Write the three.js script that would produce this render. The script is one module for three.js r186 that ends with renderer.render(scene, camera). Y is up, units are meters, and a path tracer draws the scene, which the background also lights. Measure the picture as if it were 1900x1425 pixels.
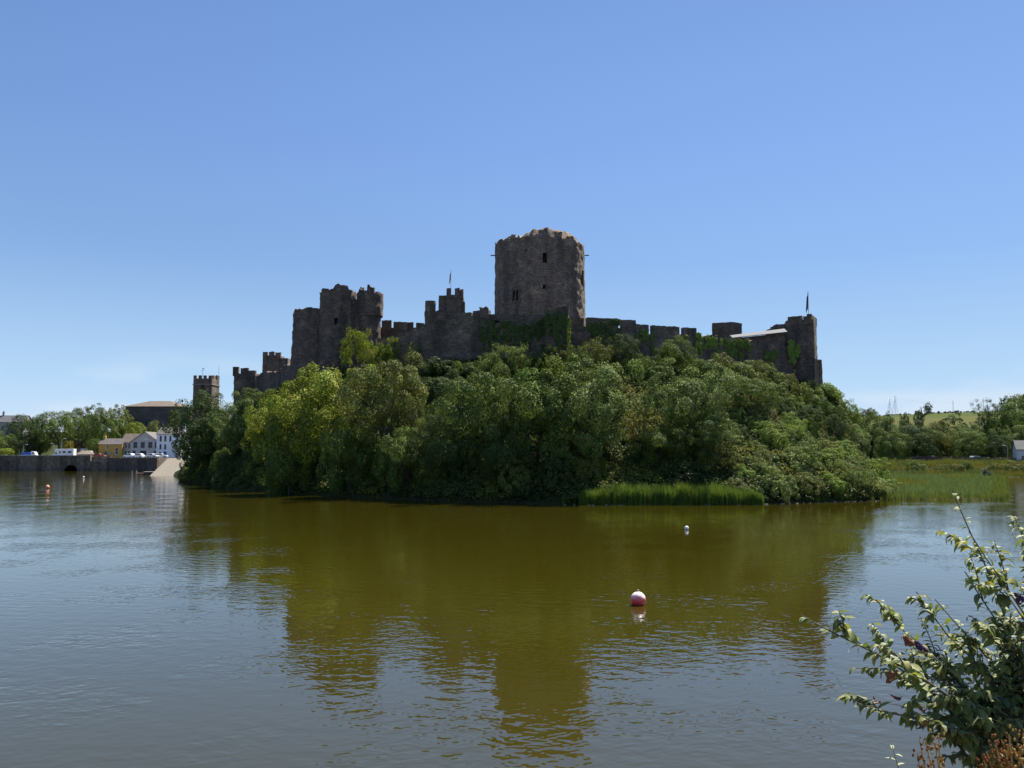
import * as THREE from 'three';
import { mergeGeometries } from 'three/addons/utils/BufferGeometryUtils.js';
import { RoundedBoxGeometry } from 'three/addons/geometries/RoundedBoxGeometry.js';
import { ImprovedNoise } from 'three/addons/math/ImprovedNoise.js';

// ------------------------------------------------------------ camera, sky, sun, exposure
const EYE = 6, FOCAL = 1643, PITCH = Math.atan(127.5 / FOCAL);
const scene = new THREE.Scene();
const camera = new THREE.PerspectiveCamera(2 * Math.atan(712.5 / FOCAL) * 180 / Math.PI, 4 / 3, 0.1, 9000);
camera.position.set(0, EYE, 0);
camera.rotation.set(PITCH, 0, 0);
const renderer = new THREE.WebGLRenderer({ antialias: true });
renderer.toneMapping = THREE.LinearToneMapping;
const EXPOSURE = 2.3; // exposed for the shaded side of the castle
renderer.toneMappingExposure = EXPOSURE;
renderer.shadowMap.enabled = true;
const SUN = new THREE.Vector3(0.335, 0.84, -0.427).normalize();
const sun = new THREE.DirectionalLight(new THREE.Color(1, 0.95, 0.84), 5);
sun.position.copy(SUN).multiplyScalar(400).add(new THREE.Vector3(0, 0, -150));
sun.target.position.set(0, 0, -150);
sun.castShadow = true;
sun.shadow.mapSize.set(4096, 4096);
Object.assign(sun.shadow.camera, { left: -220, right: 220, top: 220, bottom: -220, near: 1, far: 900 });
scene.add(sun, sun.target);

const noise = new ImprovedNoise();
const N = (x, y = 0, z = 0) => noise.noise(x + 31.7, y + 17.3, z + 5.9);
const fbm = (x, y, z = 0, o = 4) => { let s = 0, a = 1, f = 1; for (let i = 0; i < o; i++) { s += a * N(x * f, y * f, z * f + i * 7.1); a *= 0.5; f *= 2.03; } return s; };
function rng(seed) { let a = seed >>> 0; return () => { a = (a + 0x6D2B79F5) | 0; let t = Math.imul(a ^ (a >>> 15), 1 | a); t = (t + Math.imul(t ^ (t >>> 7), 61 | t)) ^ t; return ((t ^ (t >>> 14)) >>> 0) / 4294967296; }; }
const clamp = (v, a = 0, b = 1) => Math.min(b, Math.max(a, v));
const smooth = (a, b, v) => { const t = clamp((v - a) / (b - a)); return t * t * (3 - 2 * t); };
const lerp = (a, b, t) => a + (b - a) * t;

{ // clear summer sky, a little paler towards the horizon and the sun, thin low cloud near the horizon
  const w = 1024, h = 512, data = new Float32Array(w * h * 4);
  const stops = [[-90, .20, .26, .30], [-1, .50, .64, .80], [0, .66, .80, .95], [4.5, .475, .70, .955], [12, .30, .525, .93], [20, .226, .41, .84], [28, .172, .33, .71], [50, .115, .25, .58], [90, .09, .20, .48]];
  for (let j = 0; j < h; j++) for (let i = 0; i < w; i++) {
    const el = ((j + .5) / h - .5) * Math.PI, az = ((i + .5) / w - .5) * 2 * Math.PI, e = el * 180 / Math.PI;
    const d = [Math.cos(el) * Math.cos(az), Math.sin(el), Math.cos(el) * Math.sin(az)];
    let k = 0; while (k < stops.length - 2 && e > stops[k + 1][0]) k++;
    const A = stops[k], B = stops[k + 1], t = clamp((e - A[0]) / (B[0] - A[0]));
    const cs = d[0] * SUN.x + d[1] * SUN.y + d[2] * SUN.z, g = 0.10 * Math.pow(Math.max(0, cs), 6), air = .83 + .18 * smooth(.4, .85, cs);
    const c = smooth(0.0, 0.5, fbm(d[0] * 5, e * .55, d[2] * 5, 4)) * smooth(-1, 1, e) * smooth(7, 2.6, e) * 0.7;
    for (let q = 0; q < 3; q++) {
      let v = lerp(A[q + 1], B[q + 1], t) * lerp(1, air, smooth(2, 14, e)) + g * [.9, .95, 1][q];
      v = lerp(v, [.72, .82, .94][q], c);
      data[(j * w + i) * 4 + q] = v / EXPOSURE;
    }
    data[(j * w + i) * 4 + 3] = 1;
  }
  const sky = new THREE.DataTexture(data, w, h, THREE.RGBAFormat, THREE.FloatType);
  sky.mapping = THREE.EquirectangularReflectionMapping; sky.magFilter = sky.minFilter = THREE.LinearFilter; sky.needsUpdate = true;
  scene.background = sky; scene.environment = sky;
}

// ------------------------------------------------------------ helpers
const cosP = Math.cos(PITCH), sinP = Math.sin(PITCH);
// a surveyed bearing/elevation (u across, v down) at a distance D metres in front of the viewpoint -> world point
function at(u, v, D) { const x = (u - 950) / FOCAL, y = (712.5 - v) / FOCAL, z = cosP - y * sinP; return new THREE.Vector3(x / z * D, EYE + (y * cosP + sinP) / z * D, -D); }
const X = (u, D, v = 700) => at(u, v, D).x, Y = (v, D) => at(950, v, D).y;
const used = {};
function numbered(n) { used[n] = (used[n] ?? -1) + 1; return used[n] ? n + '_' + String(used[n]).padStart(3, '0') : n; }
function tag(o, label, category, group, kind) { o.userData.label = label; o.userData.category = category; if (group) o.userData.group = group; if (kind) o.userData.kind = kind; return o; }
function shade(o) { o.castShadow = o.receiveShadow = true; return o; }
function part(name, geo, mat, parent) { const m = shade(new THREE.Mesh(geo, mat)); m.name = parent === scene ? numbered(name) : name; parent.add(m); return m; }
function thing(name, label, category, pos = [0, 0, 0], turn = 0, group) { const o = new THREE.Group(); o.name = numbered(name); o.position.set(...pos); o.rotation.y = turn; scene.add(o); return tag(o, label, category, group); }
function structure(name, geo, mat) { const m = part(name, geo, mat, scene); m.userData.kind = 'structure'; return m; }
function box(w, h, d, x = 0, y = 0, z = 0, r = 0) { const g = r ? new RoundedBoxGeometry(w, h, d, 2, r) : new THREE.BoxGeometry(w, h, d); g.translate(x, y, z); return g; }
function tube(points, r0, r1 = r0, seg = 8, sides = 6) {
  const curve = points.length > 2 ? new THREE.CatmullRomCurve3(points) : new THREE.LineCurve3(points[0], points[1]);
  const g = new THREE.TubeGeometry(curve, seg, 1, sides, false), p = g.attributes.position, c = new THREE.Vector3(), v = new THREE.Vector3();
  for (let i = 0; i <= seg; i++) { curve.getPointAt(i / seg, c); const r = lerp(r0, r1, i / seg); for (let j = 0; j <= sides; j++) { const k = i * (sides + 1) + j; v.fromBufferAttribute(p, k).sub(c).multiplyScalar(r).add(c); p.setXYZ(k, v.x, v.y, v.z); } }
  return g;
}
const V = (x, y, z) => new THREE.Vector3(x, y, z);
function std(r, g, b, rough = 0.9, extra = {}) { return new THREE.MeshStandardMaterial({ color: new THREE.Color().setRGB(r, g, b), roughness: rough, ...extra }); }
function tex(w, h, fn, srgb) {
  const d = new Uint8Array(w * h * 4);
  for (let j = 0; j < h; j++) for (let i = 0; i < w; i++) { const c = fn(i, j), k = (j * w + i) * 4; d[k] = clamp(c[0]) * 255; d[k + 1] = clamp(c[1]) * 255; d[k + 2] = clamp(c[2]) * 255; d[k + 3] = 255; }
  const t = new THREE.DataTexture(d, w, h); t.wrapS = t.wrapT = THREE.RepeatWrapping; t.magFilter = THREE.LinearFilter; t.minFilter = THREE.LinearMipmapLinearFilter; t.generateMipmaps = true; t.colorSpace = srgb ? THREE.SRGBColorSpace : THREE.NoColorSpace; t.needsUpdate = true; return t;
}
function tileNoise(n, cells, seed, oct = 3) { // periodic value noise
  const out = new Float32Array(n * n); let amp = 1, tot = 0;
  for (let o = 0; o < oct; o++) {
    const c = cells << o, r = rng(seed + o), g = Float32Array.from({ length: c * c }, r);
    for (let j = 0; j < n; j++) for (let i = 0; i < n; i++) {
      const x = i / n * c, y = j / n * c, x0 = x | 0, y0 = y | 0; let fx = x - x0, fy = y - y0; fx = fx * fx * (3 - 2 * fx); fy = fy * fy * (3 - 2 * fy);
      const x1 = (x0 + 1) % c, y1 = (y0 + 1) % c;
      out[j * n + i] += amp * lerp(lerp(g[y0 * c + x0], g[y0 * c + x1], fx), lerp(g[y1 * c + x0], g[y1 * c + x1], fx), fy);
    }
    tot += amp; amp *= .55;
  }
  return out.map(v => v / tot);
}

// ------------------------------------------------------------ surface textures
const grainTex = (() => { const a = tileNoise(512, 16, 3, 4), b = tileNoise(512, 128, 9, 2); return tex(512, 512, (i, j) => { const v = .62 + .3 * (a[j * 512 + i] - .5) * 2 + .3 * (b[j * 512 + i] - .5) * 2; return [v, v, v]; }); })();
const [stoneMap, stoneBump] = (() => { // rubble masonry, 10 m a side
  const n = 1024, r = rng(77), lum = new Float32Array(n * n), warm = new Float32Array(n * n), hgt = new Float32Array(n * n), fine = tileNoise(n, 128, 5, 3), big = tileNoise(n, 12, 8, 4);
  let y = 0;
  while (y < n) {
    let ch = 13 + (r() * 13 | 0); if (n - y - ch < 13) ch = n - y;
    let x = 0; const off = r() * n | 0;
    while (x < n) {
      let w = 14 + (r() * r() * 44 | 0); if (n - x - w < 12) w = n - x;
      const l = .55 + .5 * (r() - .5) + (r() < .1 ? .4 : 0), wm = r(), hh = .55 + .45 * r(), sk = (r() - .5) * 3, gx = 1 + r() * 2, gy = 1 + r() * 1.6;
      for (let j = 0; j < ch; j++) for (let i = 0; i < w; i++) {
        const e = Math.min(i - gx + sk * (j / ch - .5), w - 1 - i - gx, (j - gy) * 1.1, ch - 1 - j - gy), m = clamp(e / 2.2 + .5);
        const k = ((y + j) % n) * n + (x + i + off) % n;
        lum[k] = lerp(.62, l, m) ; warm[k] = lerp(.6, wm, m); hgt[k] = hh * m;
      }
      x += w;
    }
    y += ch;
  }
  const m = tex(n, n, (i, j) => { const k = j * n + i, v = lum[k] * (.72 + .55 * fine[k]) * (.62 + .75 * big[k]); return [v * (1 + .1 * (warm[k] - .4)), v * (.97 + .02 * warm[k]), v * (.95 - .12 * (warm[k] - .5))]; });
  const b = tex(n, n, (i, j) => { const k = j * n + i, v = .75 * hgt[k] + .25 * fine[k]; return [v, v, v]; });
  return [m, b];
})();
function stoneMat(r, g, b) { return new THREE.MeshStandardMaterial({ color: new THREE.Color().setRGB(r, g, b), map: stoneMap, bumpMap: stoneBump, bumpScale: 0.14, roughness: .95, vertexColors: true }); }
const M = {
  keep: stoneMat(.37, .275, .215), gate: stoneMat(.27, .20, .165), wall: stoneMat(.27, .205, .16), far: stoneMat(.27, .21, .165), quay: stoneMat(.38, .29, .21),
  bark: std(.10, .085, .065, .95, { map: grainTex }), paleBark: std(.2, .18, .14, .95, { map: grainTex }),
  glass: new THREE.MeshStandardMaterial({ color: new THREE.Color().setRGB(.015, .02, .025), roughness: .08 }),
  white: std(.74, .74, .72, .6), metal: std(.32, .33, .34, .45, { metalness: .6 }), black: std(.02, .02, .02, .6),
};

// ------------------------------------------------------------ terrain
const FOOT = [[-104, 290], [-92, 240], [-69, 186], [-45, 145], [-22, 120], [-5, 107], [7, 104], [29, 104], [47, 112], [53, 127], [60, 147], [66, 168], [74, 200], [84, 250], [60, 300], [-40, 320], [-104, 300]];
const CORE = [[-60, 202], [-51, 182], [-38, 163], [-22, 153], [-8, 142.5], [10, 140], [25, 142], [42, 149], [55, 153], [60, 163], [66, 190], [60, 225], [20, 245], [-30, 240], [-58, 225]];
const LAND = [[47, 112], [61, 112], [64, 116], [75, 136], [100, 182], [120, 219], [160, 222], [400, 215], [6000, 200], [6000, 9000], [-6000, 9000], [-6000, 304], [-104, 304], [-104, 290], [-92, 240], [-69, 186], [-45, 145], [-22, 120], [-5, 107], [7, 104], [29, 104]];
function polyDist(P, x, d) { // positive inside
  let best = 1e18, inside = false;
  for (let i = 0, j = P.length - 1; i < P.length; j = i++) {
    const [ax, ay] = P[j], [bx, by] = P[i], ex = bx - ax, ey = by - ay, t = clamp(((x - ax) * ex + (d - ay) * ey) / (ex * ex + ey * ey));
    const qx = ax + t * ex - x, qy = ay + t * ey - d; best = Math.min(best, qx * qx + qy * qy);
    if ((ay > d) !== (by > d) && x < (bx - ax) * (d - ay) / (by - ay) + ax) inside = !inside;
  }
  return (inside ? 1 : -1) * Math.sqrt(best);
}
function hillT(x, d) { const f = polyDist(FOOT, x, d); if (f <= 0) return 0; const c = -polyDist(CORE, x, d); return c <= 0 ? 1 : f / (f + c); }
function groundHeight(x, d) {
  if (d < 60) { // the near bank the viewpoint stands on
    const e = d - 0.45 * clamp(x, -4, 8) - .5 * Math.sin(x * .7) * .4;
    return -1.5 + 5.75 * smooth(7.6, 2.2, e) + .05 * N(x * 2, d * 2) - (x < 2 ? .0 : 0);
  }
  const sd = polyDist(LAND, x, d);
  let h = lerp(-1.6, .22, smooth(-1.6, 1.2, sd));
  const t = hillT(x, d);
  if (t > 0) {
    const P = lerp(20.2, 16.6, smooth(34, 58, x)) - 4 * smooth(-34, -56, x);
    h += P * Math.pow(t, .92) * (t < 1 ? 1 : 1) + (t < 1 ? 1.1 * fbm(x * .09, d * .09) * Math.sin(Math.PI * t) : 0);
  }
  const right = smooth(80, 110, x), behind = smooth(300, 306, d);
  h = Math.max(h, lerp(-1.6, 2.6, smooth(224, 238, d)) * right + -1.6 * (1 - right));
  h = Math.max(h, lerp(-1.6, 4.1, behind));
  h += 9 * smooth(335, 400, d) * smooth(60, -60, x);
  const ridge = 47 + .045 * (x - 430) + 7 * N(x * .002, 3.3);
  h += smooth(380, 1180, d) * ridge * (1 - .35 * smooth(1250, 2600, d)) * (.5 + .5 * smooth(-500, 250, x)) + 3 * smooth(420, 700, d) * N(x * .008, d * .008);
  return h;
}
const GH = (x, d) => groundHeight(x, d);
{
  const xs = [], ds = [];
  for (let x = -3000; x < -400; x += 200) xs.push(x); for (let x = -400; x < -110; x += 12) xs.push(x); for (let x = -110; x < 130; x += 1.6) xs.push(x); for (let x = 130; x < 420; x += 10) xs.push(x); for (let x = 420; x <= 3000; x += 90) xs.push(x);
  for (let d = -60; d < -4; d += 8) ds.push(d); for (let d = -4; d < 12; d += .6) ds.push(d); for (let d = 12; d < 96; d += 7) ds.push(d); for (let d = 96; d < 250; d += 1.6) ds.push(d); for (let d = 250; d < 420; d += 4) ds.push(d); for (let d = 420; d < 1400; d += 20) ds.push(d); for (let d = 1400; d <= 5000; d += 200) ds.push(d);
  const pos = [], col = [], uv = [], idx = [];
  for (const d of ds) for (const x of xs) {
    const h = GH(x, Math.max(d, -60)); pos.push(x, h, -d); uv.push(x / 4, d / 4);
    let c = [.055, .07, .025];
    if (h < .1) c = [.07, .06, .035];
    else if (d < 60) c = [.14, .115, .055];
    else if (d > 600 && x > 0) { const f = Math.floor((x + d * .35) / 170) + Math.floor((d + 40 * N(x * .004, 1)) / 260); c = [[.085, .115, .026], [.115, .12, .036], [.075, .105, .026]][((f % 3) + 3) % 3]; }
    else if (hillT(x, d) > 0) { const n = fbm(x * .12, d * .12, 2); c = n > .15 ? [.065, .075, .026] : [.045, .06, .022]; }
    else if (x > 40) c = [.06, .07, .022];
    col.push(...c);
  }
  const w = xs.length;
  for (let j = 0; j < ds.length - 1; j++) for (let i = 0; i < w - 1; i++) { const a = j * w + i; idx.push(a, a + 1, a + w + 1, a, a + w + 1, a + w); }
  const g = new THREE.BufferGeometry();
  g.setAttribute('position', new THREE.Float32BufferAttribute(pos, 3)); g.setAttribute('color', new THREE.Float32BufferAttribute(col, 3)); g.setAttribute('uv', new THREE.Float32BufferAttribute(uv, 2)); g.setIndex(idx); g.computeVertexNormals();
  structure('ground', g, new THREE.MeshPhysicalMaterial({ vertexColors: true, map: grainTex, bumpMap: grainTex, bumpScale: .08, roughness: 1, specularIntensity: .1 }));
}

// ------------------------------------------------------------ water
{
  const n = 1024, size = 17;
  function waves(list, n) {
    const gx = new Float32Array(n * n), gy = new Float32Array(n * n), S = new Float32Array(n), C = new Float32Array(n);
    for (const [kx, ky, slope, ph] of list) {
      const k = Math.hypot(kx, ky), ax = slope * kx / k, ay = slope * ky / k;
      for (let i = 0; i < n; i++) { const p = 2 * Math.PI * kx * i / n + ph; S[i] = Math.sin(p); C[i] = Math.cos(p); }
      for (let j = 0; j < n; j++) { const q = 2 * Math.PI * ky * j / n, s = Math.sin(q), c = Math.cos(q), o = j * n; for (let i = 0; i < n; i++) { const v = C[i] * c - S[i] * s; gx[o + i] += ax * v; gy[o + i] += ay * v; } }
    }
    return [gx, gy];
  }
  const r = rng(404), list = [];
  for (let i = 0; i < 110; i++) {
    const lam = .13 * Math.pow(10, Math.pow(r(), 1.2)), a = (r() + r() + r() - 1.5) * 1.5, k = size / lam;
    const kx = Math.round(k * Math.sin(a)), ky = Math.round(k * Math.cos(a)); if (!kx && !ky) continue;
    list.push([kx, ky, .003 * (lam < .3 ? 1.1 : lam > .8 ? .6 : 1), r() * 6.28]);
  }
  const [gx, gy] = waves(list, n), patch = tileNoise(n, 5, 21, 3);
  const normalMap = tex(n, n, (i, j) => { const k = j * n + i, a = .55 + 1.0 * smooth(.36, .66, patch[k]), x = -gx[k] * a, y = -gy[k] * a, l = Math.hypot(x, y, 1); return [.5 + .5 * x / l * 4, .5 + .5 * y / l * 4, 1]; });
  const water = new THREE.MeshPhysicalMaterial({ color: new THREE.Color().setRGB(.031, .0262, .0019), roughness: .03, ior: 1.55, specularIntensity: 1, normalMap, normalScale: new THREE.Vector2(.25, .25) });
  const g = new THREE.BufferGeometry(), x0 = -1500, x1 = 1500, d0 = -40, d1 = 420;
  g.setAttribute('position', new THREE.Float32BufferAttribute([x0, 0, -d0, x1, 0, -d0, x1, 0, -d1, x0, 0, -d1], 3));
  const rot = .13, cu = (x, d) => [(x * Math.cos(rot) - d * Math.sin(rot)) / size, (x * Math.sin(rot) + d * Math.cos(rot)) / size];
  g.setAttribute('uv', new THREE.Float32BufferAttribute([...cu(x0, d0), ...cu(x1, d0), ...cu(x1, d1), ...cu(x0, d1)], 2));
  g.setAttribute('normal', new THREE.Float32BufferAttribute([0, 1, 0, 0, 1, 0, 0, 1, 0, 0, 1, 0], 3));
  g.setIndex([0, 1, 2, 0, 2, 3]);
  structure('water', g, water);
}

// ------------------------------------------------------------ masonry
// a wall that follows a plan path: ragged top, real openings, thickness
function wallGeo({ path, closed = false, base, top, thick = 1.2, cell = .45, rag = .25, bat = 0, rough = .09, openings = [], seed = 1, stain = 1, cap = true }) {
  const pts = closed ? [...path, path[0]] : path, S = [0];
  for (let i = 1; i < pts.length; i++) S.push(S[i - 1] + Math.hypot(pts[i][0] - pts[i - 1][0], pts[i][1] - pts[i - 1][1]));
  const L = S[S.length - 1], n = Math.max(4, Math.round(L / cell)), cols = [];
  for (let i = 0; i <= n; i++) {
    const s = L * i / n; let k = 0; while (k < pts.length - 2 && s > S[k + 1]) k++;
    const t = (s - S[k]) / (S[k + 1] - S[k] || 1), x = lerp(pts[k][0], pts[k + 1][0], t), d = lerp(pts[k][1], pts[k + 1][1], t);
    cols.push({ s, x, d });
  }
  cols.forEach((c, i) => { // outward = to the right of travel seen from above with D up -> chosen so that a path from left to right faces the viewer
    const a = cols[closed ? (i - 1 + n) % n : Math.max(0, i - 1)], b = cols[closed ? (i + 1) % n : Math.min(n, i + 1)], l = Math.hypot(b.x - a.x, b.d - a.d) || 1;
    c.nx = (b.d - a.d) / l; c.nd = -(b.x - a.x) / l;
    const f = Math.min(i, n) % n / n; const tv = typeof top === 'function' ? top(c.s / L, c) : top;
    const q = closed ? c.s % L : c.s;
    c.top = tv + rag * (Math.round(2.2 * N(q * 1.25 + seed * 9.1, seed * 3.3) + 1.6 * N(q * .5, seed * 5.1)) * .5 + .35 * N(q * 3.1, seed));
    c.base = typeof base === 'function' ? base(c.s / L, c) : base;
  });
  if (closed) cols[n].top = cols[0].top;
  const lo = Math.min(...cols.map(c => c.base)), hi = Math.max(...cols.map(c => c.top)), rows = Math.ceil((hi - lo) / cell), H = rows * cell;
  const pos = [], uv = [], col = [], idx = [];
  const put = (c, y, out, u) => {
    const q = out > -.01 ? rough * fbm(c.x * .9 + seed, y * .9, c.d * .9, 3) : 0, b = bat ? bat * Math.pow(clamp((c.top - y) / Math.max(.01, c.top - c.base)), 2) : 0;
    pos.push(c.x + c.nx * (out + q + b), y, -(c.d + c.nd * (out + q + b))); uv.push(u / 10, y / 10);
    const st = smooth(-.25, .5, fbm(c.s * .55 + seed * 3, y * .06, seed, 3)), li = smooth(.2, .6, fbm(c.s * .35, y * .4, seed + 4, 4)), gr = smooth(.05, .5, fbm(c.s * .8, y * .5 + 8, seed + 9, 3));
    const m = stain * .42; col.push((1 - m * st) * (1 + .5 * li), (1 - m * .95 * st) * (1 + .48 * li) * (1 + .03 * gr), (1 - m * .9 * st) * (1 + .4 * li) * (1 - .06 * gr));
    return pos.length / 3 - 1;
  };
  const grid = cols.map(c => { const a = []; for (let j = 0; j <= rows; j++) a.push(put(c, clamp(lo + j * cell, c.base, c.top), 0, c.s)); return a; });
  const opens = openings.map(o => ({ ...o, i0: Math.round(o.s0 / L * n), i1: Math.max(Math.round(o.s0 / L * n) + 1, Math.round(o.s1 / L * n)), j0: Math.round((o.y0 - lo) / cell), j1: Math.max(Math.round((o.y0 - lo) / cell) + 1, Math.round((o.y1 - lo) / cell)) }));
  for (let i = 0; i < n; i++) for (let j = 0; j < rows; j++) {
    const y = lo + j * cell; if (y >= cols[i].top && y >= cols[i + 1].top) continue;
    if (opens.some(o => i >= o.i0 && i < o.i1 && j >= o.j0 && j < o.j1)) continue;
    const a = grid[i][j], b = grid[i + 1][j], c = grid[i + 1][j + 1], d = grid[i][j + 1]; idx.push(a, b, c, a, c, d);
  }
  const inB = cols.map(c => put(c, c.base, -thick, c.s)), inT = cols.map(c => put(c, c.top, -thick, c.s)), outT = cols.map(c => put(c, c.top, 0, c.s));
  for (let i = 0; i < n; i++) { idx.push(outT[i], outT[i + 1], inT[i + 1], outT[i], inT[i + 1], inT[i]); idx.push(inT[i], inT[i + 1], inB[i + 1], inT[i], inB[i + 1], inB[i]); }
  if (!closed) for (const i of [0, n]) { const a = put(cols[i], cols[i].base, 0, 0), b = put(cols[i], cols[i].top, 0, 0), c = put(cols[i], cols[i].top, -thick, thick), d = put(cols[i], cols[i].base, -thick, thick); idx.push(...(i ? [a, d, c, a, c, b] : [a, b, c, a, c, d])); }
  else if (cap) { const y = Math.min(...cols.map(c => c.top)) - .9, cx = cols.reduce((a, c) => a + c.x, 0) / (n + 1), cd = cols.reduce((a, c) => a + c.d, 0) / (n + 1); const m = put({ x: cx, d: cd, nx: 0, nd: 0, s: 0, top: y, base: y }, y, -1, 0); const ring = cols.map(c => put(c, y, -thick * .9, c.s)); for (let i = 0; i < n; i++) idx.push(ring[i], ring[i + 1], m); }
  const niches = opens.map(o => { // jambs, sill, head and the dark back of an opening
    const p = [], q = [], ix = [], cl = [], c0 = cols[o.i0], c1 = cols[o.i1], y0 = lo + o.j0 * cell, y1 = lo + o.j1 * cell, de = o.deep ?? 1.1;
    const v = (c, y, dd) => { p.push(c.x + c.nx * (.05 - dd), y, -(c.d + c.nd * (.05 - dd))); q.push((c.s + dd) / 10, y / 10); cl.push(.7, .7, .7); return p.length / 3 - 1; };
    const f = [v(c0, y0, 0), v(c1, y0, 0), v(c1, y1, 0), v(c0, y1, 0)], b = [v(c0, y0, de), v(c1, y0, de), v(c1, y1, de), v(c0, y1, de)];
    for (let k = 0; k < 4; k++) { const k2 = (k + 1) % 4; ix.push(f[k], f[k2], b[k2], f[k], b[k2], b[k]); } ix.push(b[0], b[1], b[2], b[0], b[2], b[3]);
    const g = new THREE.BufferGeometry(); g.setAttribute('position', new THREE.Float32BufferAttribute(p, 3)); g.setAttribute('uv', new THREE.Float32BufferAttribute(q, 2)); g.setAttribute('color', new THREE.Float32BufferAttribute(cl, 3)); g.setIndex(ix);
    const flat = g.toNonIndexed(); flat.computeVertexNormals(); return flat;
  });
  const g = new THREE.BufferGeometry(); g.setAttribute('position', new THREE.Float32BufferAttribute(pos, 3)); g.setAttribute('uv', new THREE.Float32BufferAttribute(uv, 2)); g.setAttribute('color', new THREE.Float32BufferAttribute(col, 3)); g.setIndex(idx); g.computeVertexNormals();
  return { geo: g, niches, L, cols };
}
// geometries are built in world metres; a thing's own origin is put at its base
function settle(group, x, y, d) { group.position.set(x, y, -d); for (const c of group.children) c.position.sub(group.position); }
const circle = (cx, cd, r, n = 48, a0 = 0) => Array.from({ length: n }, (_, i) => { const a = a0 + i / n * 2 * Math.PI; return [cx + r * Math.sin(a), cd - r * Math.cos(a)]; }); // starts at the point nearest the viewer, then to the right
const rect = (x0, x1, d0, d1) => [[x0, d0], [x1, d0], [x1, d1], [x0, d1]];
function merlon(parent, u0, u1, vTop, vBase, D, mat, seed, depth = .8, D1 = D) { // one battlement block with an uneven weathered outline and a coping
  const x0 = X(u0, D), x1 = X(u1, D1), yt = Y(vTop, (D + D1) / 2), yb = Y(vBase, (D + D1) / 2) - .5;
  const { geo } = wallGeo({ path: [[x0, D], [(x0 + x1) / 2, (D + D1) / 2], [x1, D1]], base: yb, top: yt, thick: depth, cell: .3, rag: .1, rough: .06, seed, stain: 1 });
  return part('merlon', geo, mat, parent);
}

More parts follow.
